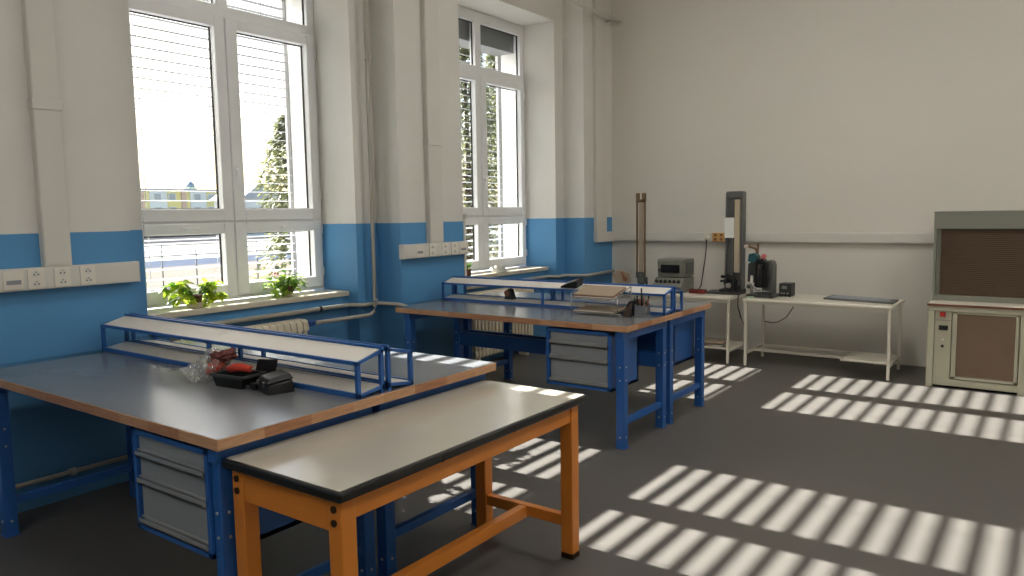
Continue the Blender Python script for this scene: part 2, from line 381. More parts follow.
def window(n, c, r0, r1, label):
    root = thing('window_%d' % n, (-.72, c, .955), label, 'window', kind='structure')
    y0, y1 = r0, r1; z0, z1 = .955, 3.81
    f = MB()
    f.box(-.79, -.715, y0, c-.80, z0, z1); f.box(-.79, -.715, y1-.075, y1, z0, z1)
    f.box(-.79, -.7155, y0+.001, y1-.001, z0+.001, z0+.06); f.box(-.79, -.7155, y0+.001, y1-.001, z1-.12, z1-.001)
    f.box(-.79, -.716, y0+.002, y1-.002, 1.54, 1.60); f.box(-.79, -.716, y0+.002, y1-.002, 3.09, 3.222)
    f.box(-.79, -.7145, c-.035, c+.015, z0+.002, 3.095); f.box(-.79, -.7145, c-.063, c+.04, 3.096, z1-.002)
    f.build('frame', 'pvc', root, 0.006)
    gl = MB(); gk = MB()
    def pane(a, b, za, zb):
        gl.box(-.763, -.757, a-.005, b+.005, za-.005, zb+.005)
        for q in ((a-.004, a+.006, za, zb), (b-.008, b+.004, za, zb), (a, b, za-.004, za+.005), (a, b, zb-.008, zb+.004)):
            gk.box(-.766, -.750, *q)
    def sash(a, b, za, zb, ga, gb, gza, gzb):
        s = MB()
        for q in ((a, ga, za, zb), (gb, b, za, zb), (ga, gb, za, gza), (ga, gb, gzb, zb)): s.box(-.775, -.692, *q)
        s.build('sash', 'pvc', root, 0.008); pane(ga, gb, gza, gzb)
    gL, gR = (c-.745, c-.101), (c+.097, c+.768)
    if n == 2: gR = (c+.097, c+.762)
    sash(c-.825, c-.012, 1.575, 3.135, *gL, 1.67, 3.05)
    sash(c-.004, y1-.03, 1.575, 3.135, *gR, 1.67, 3.05)
    sash(c-.825, c-.012, .985, 1.562, *gL, 1.078, 1.477)
    sash(c-.004, y1-.03, .985, 1.562, *gR, 1.078, 1.477)
    pane(c-.80, c-.063, 3.222, 3.69); pane(c+.04, y1-.075, 3.222, 3.69)
    gl.build('glazing', 'glass', root); gk.build('gasket', 'gasket', root)
    h = MB(); hy = c+.022
    h.box(-.692, -.682, hy-.016, hy+.016, 1.93, 2.0); h.box(-.682, -.65, hy-.008, hy+.008, 1.97, 1.986); h.box(-.656, -.644, hy-.011, hy+.011, 1.86, 1.99)
    h.build('handle', 'pvc', root, 0.004)
    for q in (-.42, .43):
        h = MB(); hy = c+q
        h.box(-.692, -.682, hy-.04, hy+.04, 1.50, 1.532); h.box(-.682, -.65, hy-.02, hy-.005, 1.508, 1.524); h.box(-.656, -.644, hy-.03, hy+.09, 1.506, 1.527)
        h.build('handle', 'pvc', root, 0.004)
    for zz in (1.08, 1.45, 1.75, 2.95):
        h = MB().tube([(-.70, y1-.02, zz), (-.70, y1-.02, zz+.075)], .011, 8); h.build('hinge', 'pvc', root)
    return root
def wlim(k):
    c = centres[k]; return c-.975, (c+.862 if k == 1 else c+.879)
window(1, centres[0], *wlim(0), 'nearer white two-sash window over the bushy plants on its sill')
window(2, centres[1], *wlim(1), 'farther white two-sash window, close to the end wall')

for k, lab in ((0, 'cream windowsill carrying two leafy potted plants'), (1, 'cream windowsill of the far window with the white bowl')):
    a, b = wlim(k); n = k+1
    struct(box(-.715, -.385, a+.003, b-.005, .912, .953).build('trim_%d' % n, 'sill', None, 0.006), lab, 'windowsill')

SP, SZ = 0.0759, 1.815                          # blind slat pitch and phase
def blind(k, tilt, label):
    c = centres[k]; a, b = wlim(k); y0, y1 = a+.065, b-.065
    root = thing('venetian_blind', (-1.0, c, 3.7), label, 'blind', 'outside venetian blinds of the windows')
    sl = MB(); kk = -11
    while True:
        z = SZ+SP*kk; kk += 1
        if z < .96: continue
        if z > 3.48: break
        ca, sa = math.cos(tilt), math.sin(tilt)
        P = lambda s, h, y: (-1.04+s*ca+h*sa, y, z-s*sa+h*ca)
        for s0, s1, h0, h1 in ((-.04, -.013, -.002, .0015), (-.013, .013, .0015, .0015), (.013, .04, .0015, -.002)):
            sl.hexa([P(s0,h0,y0),P(s1,h1,y0),P(s1,h1,y1),P(s0,h0,y1),P(s0,h0+.0012,y0),P(s1,h1+.0012,y0),P(s1,h1+.0012,y1),P(s0,h0+.0012,y1)])
    sl.build('slats', 'slat', root)
    box(-1.09, -.82, y0-.012, y1+.012, 3.50, 3.808).build('headbox', 'steel_grey', root)
    for y in (y0-.008, y1+.008): box(-1.055, -1.02, y-.006, y+.006, .93, 3.6).build('guide_rail', 'steel_grey', root)
    for y in (c-.55, c+.02, c+.55):
        box(-1.0, -.999, y-.003, y+.003, .95, 3.55).build('ladder_tape', 'steel_grey', root)
    return root
T = math.radians(4)
blind(0, T, 'outside venetian blind with thin open slats hanging before the nearer window')
blind(1, math.radians(9.5), 'outside venetian blind with tilted pale slats against the trees, farther window')

# ------------------------------------------------------------------ heating
def radiator(y0, y1, label):
    root = thing('radiator', (-.30, (y0+y1)/2, 0), label, 'radiator', 'ribbed radiators under the windows')
    b = MB(); n = int((y1-y0)/.06)
    for i in range(n):
        y = y0+.06*(i+.5)
        for x in (-.365, -.30, -.235):
            b.tube([(x, y, .14), (x, y, .76)], .017, 8)
        b.prism([(-.385,.735),(-.375,.775),(-.345,.787),(-.255,.787),(-.225,.775),(-.215,.735),(-.215,.70),(-.385,.70)], 'y', y-.026, y+.026)
        b.prism([(-.385,.13),(-.385,.19),(-.215,.19),(-.215,.13),(-.235,.11),(-.365,.11)], 'y', y-.026, y+.026)
    b.build('sections', 'radiator', root, 0.004)
    MB().tube([(-.30, y0-.01, .16), (-.30, y1+.01, .16)], .02).build('hub_tube', 'radiator', root)
    MB().tube([(-.30, y0-.01, .745), (-.30, y1+.01, .745)], .02).build('hub_tube', 'radiator', root)
    for y in (y0+.1, y1-.1):
        box(-.36, -.24, y-.02, y+.02, 0, .13).build('foot', 'radiator', root)
    v = MB().tube([(-.30, y1+.01, .745), (-.27, y1+.03, .75), (-.22, y1+.055, .753)], .016)
    v.tube([(-.225, y1-.005, .75), (-.225, y1+.05, .753)], .024, 12)
    v.build('valve', 'valve_blue', root)
    return root
radiator(2.78, 3.86, 'cream ribbed radiator with blue valve under the nearer window')
radiator(2.78+PITCH, 3.86+PITCH, 'cream ribbed radiator under the farther window behind the second bench')

hp = MB()
route = [(-.37, 2.62, .835), (-.37, 4.40, .835), (-.245, 4.46, .835), (-.245, 4.63, .835), (-.02, 4.655, .832), (.03, 4.665, .825),
         (.042, 4.72, .80), (.042, 4.9, .79), (.042, 5.45, .79), (.02, 5.55, .835), (-.235, 5.57, .835), (-.235, 5.80, .835), (-.37, 5.90, .835), (-.37, 7.55, .84), (-.245, 7.60, .84), (-.245, 7.72, .845), (.03, 7.745, .85), (.045, 7.80, .85), (.045, 8.42, .86)]
hp.tube(route, .018, 10)
root = thing('heating_pipe', (.045, 4.7, .835), 'thick cream heating pipe running along the blue wall below the sills', 'pipe')
hp.build('pipe_run', 'pipe', root)
for y in (4.10, 6.6):
    x = .045 if y < 2 else -.37
    b = MB(); b.tube([(x, y-.012, .835), (x, y+.012, .835)], .0225, 12); b.box(x-.045, x, y-.008, y+.008, .828, .842); b.build('pipe_clip', 'clip', root)
vp = MB(); vp.tube([(-.20, 4.56, 4.6), (-.20, 4.56, 2), (-.20, 4.558, .82), (-.20, 4.545, .775), (-.205, 4.515, .752), (-.212, 4.48, .747), (-.215, 3.92, .752)], .0165, 10)
root = thing('radiator_riser', (-.20, 4.56, 2.0), 'thin white vertical pipe in the wall recess bending to the radiator valve', 'pipe')
vp.build('pipe_run', 'pipe', root)
for z in (.87, 2.9): MB().tube([(-.20, 4.56, z-.012), (-.20, 4.56, z+.012)], .021, 10).build('pipe_clip', 'pipe', root)
vp = MB(); vp.tube([(.05, .8, .165), (.05, 2.25, .165)], .014, 8)
root = thing('return_pipe', (.05, 1.6, .165), 'thin low pipe with a metal clip along the wall under the front bench', 'pipe')
vp.build('pipe_run', 'pipe', root)
b = MB().tube([(.05, 1.905, .165), (.05, 1.935, .165)], .022, 10); b.box(.0, .05, 1.912, 1.928, .158, .172); b.build('pipe_clip', 'zinc', root)

# ceiling-height conduit
root = thing('conduit_pipe', (.12, 7.8, 3.9), 'thin white conduit high on the window wall running to the end wall', 'pipe')
MB().tube([(.12, 6.2, 3.9), (.12, 8.455, 3.9)], .019, 10).build('pipe_run', 'duct', root)
MB().tube([(.0, 8.31, 3.885), (.12, 8.33, 3.90)], .012, 8).build('bracket', 'duct', root)

# ------------------------------------------------------------------ cable trunking
def socket(root, y, z0, z1, xf, m='socket'):
    s = box(xf-.004, xf+.008, y-.042, y+.042, z0+.004, z1-.004).build('socket', m, root, 0.003)
    for zc in ((z0+z1)/2+.026, (z0+z1)/2-.026):
        h = MB(); h.tube([(xf+.006, y+.0, zc), (xf+.0095, y+.0, zc)], .019, 16); h.build('socket_well', 'duct', s)
        h = MB()
        for dy in (-.01, .01): h.tube([(xf+.008, y+dy, zc-.002), (xf+.0105, y+dy, zc-.002)], .0042, 8)
        h.tube([(xf+.008, y, zc+.011), (xf+.0105, y, zc+.011)], .003, 8)
        h.build('socket_pins', 'hole', s)
def trunk_left(y0, y1, d0, d1, ys, data, label, lab2):
    root = thing('cable_trunking', (.03, (y0+y1)/2, 1.28), label, 'cable trunking', 'socket trunkings on the piers')
    box(.001, .06, y0, y1, 1.224, 1.345).build('channel', 'duct', root, 0.004)
    box(.06, .063, y0+.01, y1-.01, 1.235, 1.334).build('cover', 'duct', root, 0.001)
    for yy in (y0, y1): box(-.0 + .001, .062, yy-.004, yy+.004, 1.222, 1.347).build('end_cap', 'duct', root, 0.002)
    for y in ys: socket(root, y, 1.226, 1.343, .063)
    for y in data:
        p = box(.063, .068, y-.05, y+.05, 1.235, 1.332).build('data_plate', 'socket', root, 0.002)
        box(.068, .070, y-.035, y+.035, 1.262, 1.285).build('data_ports', 'drawer_grey', p)
    r2 = thing('cable_duct', (.025, (d0+d1)/2, 3.0), lab2, 'cable duct', 'vertical cable ducts')
    box(.001, .05, d0, d1, 1.347, ZC).build('channel', 'duct', r2, 0.003)
    box(.05, .056, d0+.004, d1-.004, 1.36, ZC).build('cover', 'duct', r2, 0.002)
    box(.0+.001, .064, d0-.006, d1+.004, 2.205, 2.262).build('joint_cover', 'duct', r2, 0.002)
trunk_left(.9, 2.375, 1.855, 2.0, (1.80, 1.935, 2.072), (1.69, 1.5), 'horizontal white trunking with three double sockets beside the nearer window', 'white vertical duct rising from the trunking on the left-hand pier')
trunk_left(4.67, 5.525, 5.012, 5.19, (5.02, 5.19, 5.32), (4.86, 5.45), 'short white trunking with sockets on the pier between the windows', 'white vertical duct on the pier between the windows')
root = thing('corner_conduit', (0, 5.54, 1.2), 'narrow white conduit on the far edge of the pier between the windows', 'cable duct')
box(-.04, .01, 5.533, 5.562, .96, 1.56).build('channel', 'duct', root, 0.002)
box(-.04, .03, 5.533, 5.566, 1.56, 1.60).build('junction_box', 'duct', root, 0.003)
root = thing('cable_duct', (.02, 8.12, 2.8), 'broad white vertical duct in the far corner above the end-wall raceway', 'cable duct', 'vertical cable ducts')
box(.001, .045, 8.0, 8.25, 1.352, ZC).build('channel', 'duct', root, 0.003)
box(.001, .055, 7.995, 8.455, 1.232, 1.352).build('corner_box', 'duct', root, 0.003)
box(.045, .05, 8.0, 8.255, 2.20, 2.235).build('joint_cover', 'duct', root, 0.001)

root = thing('cable_raceway', (1.8, 8.43, 1.285), 'long white cable raceway across the end wall', 'cable trunking')
box(.06, 3.6, 8.405, 8.459, 1.234, 1.340).build('channel', 'duct', root, 0.004)
box(.06, 3.6, 8.400, 8.405, 1.246, 1.328).build('cover', 'duct', root, 0.001)
for x in (2.02, 2.06): box(x-.002, x+.002, 8.397, 8.402, 1.24, 1.335).build('joint_strip', 'duct', root)
s = box(1.235, 1.325, 8.388, 8.405, 1.238, 1.338).build('socket', 'socket', root, 0.003)
for x in (1.375, 1.445):
    s = part(box(x-.036, x+.036, 8.385, 8.405, 1.236, 1.34).build('socket', 'socket_yellow', root, 0.003), 'ochre socket')
    for zc in (1.265, 1.312):
        MB().tube([(x, 8.387, zc), (x, 8.382, zc)], .016, 14).build('socket_well', 'wood_handle', s)
pl = MB().tube([(1.28, 8.384, 1.285), (1.28, 8.36, 1.28), (1.285, 8.345, 1.262)], .02, 10)

# ------------------------------------------------------------------ workbenches
BG = 'blue steel workbenches'
def drawer_unit(root, x0, x1, yf, s):
    """hanging drawer cabinet; yf = front plane, s = +1 when the depth runs towards +y"""
    def Y(a, b): return (yf+s*a, yf+s*b) if s > 0 else (yf+s*b, yf+s*a)
    z0, z1 = .385, .787
    cab = MB()
    cab.box(x0, x0+.022, *Y(0, .41), z0, z1); cab.box(x1-.022, x1, *Y(0, .41), z0, z1)
    cab.box(x0, x1, *Y(.39, .41), z0, z1); cab.box(x0, x1, *Y(0, .41), z0, z0+.022); cab.box(x0, x1, *Y(0, .41), z1-.02, z1)
    u = cab.build('drawer_cabinet', 'blue_metal', root, 0.002)
    for za, zb in ((.680, .764), (.572, .674), (.410, .566)):
        d = MB(); d.box(x0+.03, x1-.03, *Y(.012, .37), za, zb)
        part(d.build('drawer', 'drawer_grey', u, 0.002), 'grey drawer')
        g = MB()
        g.box(x0+.026, x1-.026, *Y(-.006, .014), za, za+.008); g.box(x0+.026, x1-.026, *Y(-.006, -.002), za, za+.022); g.box(x0+.026, x1-.026, *Y(.004, .014), za+.022, za+.030)
        part(g.build('drawer_grip', 'drawer_grip', u, 0.001), 'silvery drawer grip')
def workbench(x0, x1, yf, yb, label, legs, cabx, s, beam=True, endpanel=False):
    root = thing('workbench', ((x0+x1)/2, (yf+yb)/2, 0), label, 'workbench', BG)
    zt = .8464; ya, yc = min(yf, yb), max(yf, yb)
    t = box(x0, x1, ya, yc, zt-.041, zt-.001).build('tabletop', 'wood', root, 0.002)
    part(box(x0+.004, x1-.004, ya+.004, yc-.004, zt-.002, zt).build('laminate', 'laminate', t), 'grey laminate surface')
    lx = legs
    fy0, fy1 = ya+.032, yc-.032
    for (xa, xb) in lx:
        for (a, b) in ((fy0, fy0+.06), (fy1-.06, fy1)):
            l = MB(); l.box(xa, xb, a, b, .004, .745)
            lg = l.build('leg', 'blue_metal', root, 0.004)
            box(xa-.004, xb+.004, a-.004, b+.004, 0, .006).build('foot_plate', 'blue_metal', lg)
            for z in (.08, .47, .56):
                for q in (((xa+xb)/2, a-.004, z), ((xa+xb)/2, a+.002, z)), ((xb-.002, (a+b)/2, z), (xb+.004, (a+b)/2, z)):
                    part(MB().tube(q, .006, 8).build('screw', 'zinc', lg), 'silvery screw head')
        box(xa+.012, xb-.012, fy0+.06, fy1-.06, .155, .195).build('cross_bar', 'blue_metal', root, 0.003)
        box(xa, xb, fy0-.01, fy1+.01, .745, zt-.041).build('end_rail', 'blue_metal', root, 0.003)
    xa, xb = lx[0][1], lx[1][0]
    yb_ = fy1-.055 if s > 0 else fy0+.015
    if beam: box(xa, xb, yb_, yb_+.04, .45, .565).build('back_beam', 'blue_metal', root, 0.003)
    box(xa, xb, yb_, yb_+.04, .755, zt-.041).build('long_rail', 'blue_metal', root, 0.003)
    drawer_unit(root, cabx[0], cabx[1], (ya+.02 if s > 0 else yc-.02), s)
    return root
B2 = (.187, 2.30); B1 = (.175, 2.287)
workbench(*B1, 1.437, 2.2235, 'front workbench nearest the viewer, holding the clear bag and black tub', ((.255, .32), (2.188, 2.236)), (1.672, 2.184), 1)
workbench(*B1, 2.2245, 3.011, 'workbench backing onto the front bench, on the nearer window\'s side', ((.255, .32), (2.176, 2.236)), (1.65, 2.165), -1)
workbench(*B2, 4.415, 5.150, 'second-row workbench facing the viewer, holding the wire letter tray', ((.255, .32), (2.20, 2.262)), (1.65, 2.168), 1)
workbench(*B2, 5.151, 5.888, 'second-row workbench on the far side, facing the white tables', ((.255, .32), (2.20, 2.262)), (1.65, 2.168), -1)

SG = 'blue steel bench-top shelf units'
def shelf_unit(x0, x1, yf, yb, label):
    """yf = open front, yb = high back edge (may lie on either side)"""
    root = thing('shelf_unit', ((x0+x1)/2, (yf+yb)/2, .8464), label, 'shelf unit', SG)
    s = 1 if yb > yf else -1; z0 = .8464; xm = (x0+x1)/2
    def Y(a, b): return (min(yf+s*a, yf+s*b), max(yf+s*a, yf+s*b))
    D = abs(yb-yf); zf, zb = 1.0, 1.034
    for x in (x0, xm-.009, x1-.018):
        box(x, x+.018, *Y(0, .018), z0, zf).build('post', 'blue_metal', root, 0.001)
        box(x, x+.018, *Y(D-.018, D), z0, zb).build('post', 'blue_metal', root, 0.001)
    for x in (x0, x1-.012):
        ya, yb2 = yf, yf+s*D
        r = MB(); r.hexa([(x,ya,zf-.012),(x+.012,ya,zf-.012),(x+.012,yb2,zb-.012),(x,yb2,zb-.012),(x,ya,zf),(x+.012,ya,zf),(x+.012,yb2,zb),(x,yb2,zb)])
        r.build('end_rail', 'blue_metal', root)
        r = MB(); r.hexa([(x,ya,z0+.002),(x+.012,ya,z0+.002),(x+.012,yb2,z0+.022),(x,yb2,z0+.022),(x,ya,z0+.014),(x+.012,ya,z0+.014),(x+.012,yb2,z0+.034),(x,yb2,z0+.034)])
        r.build('end_rail', 'blue_metal', root)
    box(x0, x1, *Y(0, .012), zf-.014, zf+.002).build('front_rail', 'blue_metal', root, 0.001)
    box(x0, x1, *Y(D-.012, D), zb-.014, zb+.012).build('back_rail', 'blue_metal', root, 0.001)
    box(x0, x1, *Y(0, .012), z0+.001, z0+.022).build('front_rail', 'blue_metal', root, 0.001)
    box(x0, x1, *Y(D-.012, D), z0+.012, z0+.042).build('back_rail', 'blue_metal', root, 0.001)
    for a, b in ((x0+.013, xm-.0015), (xm+.0015, x1-.013)):
        for ka, kb in ((zf-.007, zb-.007), (z0+.010, z0+.029)):
            p = MB(); ya, yb2 = yf+s*.013, yf+s*(D-.013)
            p.hexa([(a,ya,ka),(b,ya,ka),(b,yb2,kb),(a,yb2,kb),(a,ya,ka+.008),(b,ya,ka+.008),(b,yb2,kb+.008),(a,yb2,kb+.008)])
            part(p.build('shelf_board', 'board', root), 'pale shelf board')
    return root
shelf_unit(.13, 2.272, 2.092, 2.243, 'bench-top shelf unit on the front bench, behind the clear bag')
shelf_unit(.13, 2.272, 2.42, 2.265, 'bench-top shelf unit back to back with the front one, towards the window')
shelf_unit(.17, 2.296, 5.012, 5.165, 'second bench\'s shelf unit, right behind the wire letter tray')
shelf_unit(.17, 2.296, 5.335, 5.185, 'second bench\'s far shelf unit, facing the white tables')

# ------------------------------------------------------------------ orange table
root = thing('laboratory_table', (2.55, 2.215, 0), 'orange-framed table with worn white top and black edge', 'table')
X0, X1, Y0, Y1, ZT = 2.243, 2.855, 1.475, 2.958, .765
t = box(X0, X1, Y0, Y1, ZT-.036, ZT-.001).build('tabletop', 'black_edge', root, 0.009)
part(box(X0+.012, X1-.014, Y0+.012, Y1-.012, ZT-.004, ZT+.0005).build('laminate', 'white_laminate', t), 'white laminate surface')
for y in (1.95, 2.38):
    box(X1-.004, X1+.001, y-.002, y+.002, ZT-.034, ZT-.006).build('edge_joint', 'dark_bolt', t)
lx = ((X0+.012, X0+.074), (2.760, 2.824)); ly = ((1.505, 1.567), (2.862, 2.924))
for (xa, xb) in lx:
    for (ya, yb) in ly:
        l = box(xa, xb, ya, yb, .02, .729).build('leg', 'orange', root, 0.005)
        part(box(xa, xb, ya, yb, 0, .03).build('foot', 'dark_bolt', l, 0.003), 'dark foot')  # lowest end of each leg in a darker colour
        if ya < 2:
            for z in (.692, .648): part(MB().tube([((xa+xb)/2, ya-.006, z), ((xa+xb)/2, ya+.002, z)], .012, 12).build('bolt', 'dark_bolt', l), 'dark bolt')
for y in (ly[0][0]+.006, ly[1][0]+.01):
    box(lx[0][1]-.004, lx[1][0]+.004, y, y+.03, .612, .729).build('apron', 'orange', root, 0.003)
for x in (lx[0][0]+.008, lx[1][1]-.036):
    box(x, x+.028, ly[0][1]-.004, ly[1][0]+.004, .648, .729).build('apron', 'orange', root, 0.003)
for ya, yb in ly: box(lx[0][1]-.004, lx[1][0]+.004, ya+.012, yb-.012, .148, .2).build('stretcher', 'orange', root, 0.003)
box(2.515, 2.558, ly[0][1]-.02, ly[1][0]+.02, .140, .196).build('stretcher', 'orange', root, 0.003)

# ------------------------------------------------------------------ white tables at the end wall
def white_table(x0, x1, y0, y1, label, shelf):
    root = thing('white_table', ((x0+x1)/2, (y0+y1)/2, 0), label, 'table', 'white tube-frame tables at the end wall')
    zt = .70
    box(x0, x1, y0, y1, zt-.024, zt).build('tabletop', 'white_top', root, 0.004)
    q = .026; xs = (x0+.012, x1-.012-q); ys = (y0+.02, y1-.10)
    for x in xs:
        for y in ys:
            l = box(x, x+q, y, y+q, .012, zt-.024).build('leg', 'white_frame', root, 0.003)
            part(box(x+.002, x+q-.002, y+.002, y+q-.002, 0, .014).build('foot_cap', 'dark_grey', l), 'dark foot cap')
        box(x+.002, x+q-.002, ys[0]+q, ys[1], .125, .15).build('side_rail', 'white_frame', root, 0.002)
    for y in ys: box(xs[0]+q, xs[1], y+.001, y+q-.001, zt-.052, zt-.024).build('top_rail', 'white_frame', root, 0.002)
    for y in (ys[0]+.26, ys[1]): box(xs[0]+q*.5, xs[1]+q*.5, y, y+.024, .126, .149).build('long_rail', 'white_frame', root, 0.002)
    b = MB(); b.box(*shelf, ys[0]+.008, ys[1]+.01, .15, .158); b.box(*shelf, ys[0]+.008, ys[0]+.012, .15, .172)
    b.build('lower_shelf', 'white_frame', root, 0.001)
    return root
white_table(1.995, 3.372, 7.526, 8.20, 'white tube-frame table nearest the fume cupboard', (2.93, 3.33))
white_table(.30, 1.862, 7.526, 8.20, 'white tube-frame table behind the second bench, with the grey instrument', (1.40, 1.83))

# papers lying on the lower shelf of the left table
root = thing('paper_stack', (1.6, 7.7, .158), 'loose brown papers on the low shelf of the table behind the benches', 'paper stack')
for i, (dx, dy, rz) in enumerate(((0, 0, .1), (.02, .02, -.2), (-.02, .03, .3), (.01, .0, .05))):
    b = MB(); b.box(-.13, .13, -.09, .09,   .1595+.012*i, .1595+.012*i+.010); bmesh.ops.rotate(b.bm, verts=b.bm.verts, cent=(0,0,0), matrix=Matrix.Rotation(rz, 3, 'Z'))
    bmesh.ops.translate(b.bm, verts=b.bm.verts, vec=(1.61+dx, 7.72+dy, 0)); b.build('paper_sheaf', ('paper_stack', 'paper', 'brown_cloth', 'paper_stack')[i], root)

# ------------------------------------------------------------------ fume cupboard
root = thing('fume_cupboard', (4.04, 7.98, 0), 'cream fume cupboard with brown roller shutter and slatted door', 'fume cupboard')
FX0, FX1, FY, FB = 3.655, 4.425, 7.545, 8.43
b = MB()
b.box(FX0, FX0+.052, FY, FY+.05, 0, .688); b.box(FX1-.085, FX1, FY, FY+.05, 0, .688)
b.box(FX0, FX0+.02, FY+.05, FB, 0, .688); b.box(FX1-.02, FX1, FY+.05, FB, 0, .688); b.box(FX0, FX1, FB-.02, FB, 0, .70)
b.box(FX0+.052, FX1-.085, FY+.012, FY+.05, .02, .082); b.box(FX0+.02, FX1-.02, FY+.05, FB-.02, .05, .07); b.box(FX0, FX1, FY-.004, FY+.05, .682, .728)
b.build('base_cabinet', 'hood_cream', root, 0.004)
cp = box(FX0+.055, 3.838, FY+.012, FY+.035, .082, .682).build('control_panel', 'hood_cream', root, 0.002)
box(FX0+.05, 3.845, FY+.008, FY+.013, .598, .603).build('panel_seam', 'hood_green', cp)
k = MB(); k.box(3.748, 3.79, FY+.0, FY+.013, .632, .674); k.tube([(3.769, FY+.002, .653), (3.769, FY-.012, .653)], .014, 14)
part(k.build('emergency_button', 'red', cp, 0.003), 'red stop button')
part(box(3.742, 3.812, FY+.003, FY+.013, .515, .556).build('display', 'display', cp, 0.002), 'dark display')
MB().tube([(3.775, FY+.013, .372), (3.775, FY-.004, .372)], .012, 14).build('knob', 'black', cp)
MB().tube([(3.775, FY+.013, .43), (3.775, FY+.004, .43)], .008, 12).build('lamp', 'socket', cp)
dr = MB(); x0, x1, z0, z1 = 3.846, 4.332, .088, .678
for q in ((x0, x0+.034, z0, z1), (x1-.024, x1, z0, z1), (x0, x1, z0, z0+.022), (x0, x1, z1-.014, z1)): dr.box(q[0], q[1], FY+.004, FY+.03, q[2], q[3])
door = dr.build('door', 'hood_cream', root, 0.002)
g = MB(); z = z0+.026
g.box(x0+.03, x1-.02, FY+.022, FY+.03, z0+.02, z1-.012)
while z < z1-.02: g.prism([(FY+.022, z), (FY+.010, z+.001), (FY+.013, z+.010), (FY+.022, z+.012)], 'x', x0+.034, x1-.024); z += .0142
part(g.build('grille', 'grille', door), 'tan slatted grille')
box(x0+.006, x0+.02, FY-.006, FY+.006, .40, .47).build('door_handle', 'steel', door, 0.002)
for zz in (.2, .45): box(x1-.004, x1+.006, FY-.002, FY+.01, zz, zz+.05).build('hinge', 'steel', door)
ct = box(FX0-.008, FX1+.008, FY-.016, FB, .728, .746).build('counter', 'hood_brown', root, 0.002)
part(box(FX0-.003, FX1+.003, FY-.012, FB, .745, .7485).build('counter_top', 'white_top', ct), 'pale counter surface')
UY = 7.80
box(FX0, FX1, UY, UY+.06, .7485, .80).build('sash_ledge', 'hood_green', root, 0.003)
b = MB()
for xa, xb in ((FX0-.006, FX0+.016), (FX1-.016, FX1+.006)): b.box(xa, xb, UY-.004, FB, .7485, 1.40)
b.box(FX0, FX1, FB-.015, FB, .75, 1.54); b.build('side_panel', 'hood_green', root, 0.003)
for xa in (FX0+.02, FX0+.036, FX1-.032): box(xa, xa+.012, UY+.004, UY+.04, .80, 1.395).build('guide_rail', 'hood_green', root, 0.002)
box(FX0-.008, FX1+.008, UY-.012, FB, 1.396, 1.548).build('header', 'hood_green', root, 0.004)
box(FX0-.010, FX1+.010, UY-.016, FB, 1.534, 1.552).build('header_lip', 'hood_green', root, 0.002)
g = MB(); z = .805
g.box(FX0+.048, FX1-.034, UY+.032, UY+.04, .80, 1.396)
while z < 1.39: g.prism([(UY+.034, z), (UY+.018, z+.002), (UY+.018, z+.013), (UY+.034, z+.0155)], 'x', FX0+.048, FX1-.034); z += .0172
part(g.build('roller_shutter', 'shutter', root), 'brown roller shutter')

# ------------------------------------------------------------------ things on the white tables
Z7 = .70
root = thing('height_gauge', (1.74, 7.95, Z7), 'tall dark grey height gauge with a paper note on its column', 'height gauge')
b = MB(); b.box(1.47, 1.85, 7.80, 8.06, Z7, Z7+.022); b.box(1.62, 1.85, 7.86, 8.06, Z7+.022, Z7+.05); b.build('base_plate', 'charcoal', root, 0.006)
b = MB(); b.prism([(1.655, .75), (1.845, .75), (1.845, 1.77), (1.838, 1.787), (1.824, 1.794), (1.682, 1.794), (1.668, 1.787), (1.66, 1.77)], 'y', 7.955, 8.04)
b.prism([(1.655, .75), (1.672, .75), (1.682, 1.70), (1.682, 1.794), (1.668, 1.787), (1.66, 1.77)], 'y', 7.925, 7.955)
b.box(1.828, 1.845, 7.925, 7.955, .75, 1.78); b.box(1.67, 1.835, 7.925, 7.955, 1.725, 1.79); b.box(1.728, 1.748, 7.925, 7.955, .75, 1.68)
b.build('column', 'dark_grey', root, 0.004)
part(box(1.757, 1.815, 7.93, 7.956, .93, 1.705).build('scale', 'gauge_strip', root, 0.002), 'pale graduated scale')
part(box(1.654, 1.757, 7.918, 7.924, 1.30, 1.515).build('paper_note', 'paper', root), 'white paper note')
b = MB(); b.box(1.68, 1.83, 7.84, 7.925, .80, .86); b.tube([(1.72, 7.83, .75), (1.72, 7.83, .92)], .018, 12); b.tube([(1.79, 7.83, .75), (1.79, 7.83, .90)], .022, 12); b.tube([(1.64, 7.85, .84), (1.84, 7.85, .84)], .012, 10); b.tube([(1.66, 7.82, .89), (1.80, 7.82, .89)], .016, 10)
b.build('carriage', 'black', root, 0.003)
MB().tube([(1.75, 7.81, .80), (1.75, 7.78, .80)], .028, 16).build('knob', 'steel', root)
MB().tube([(1.82, 7.85, .726), (1.845, 7.82, .712), (1.872, 7.78, .709), (1.888, 7.70, .69), (1.90, 7.66, .60), (1.94, 7.64, .49), (1.975, 7.645, .42), (1.98, 7.66, .30)], .006, 8).build('cord', 'cable', root)

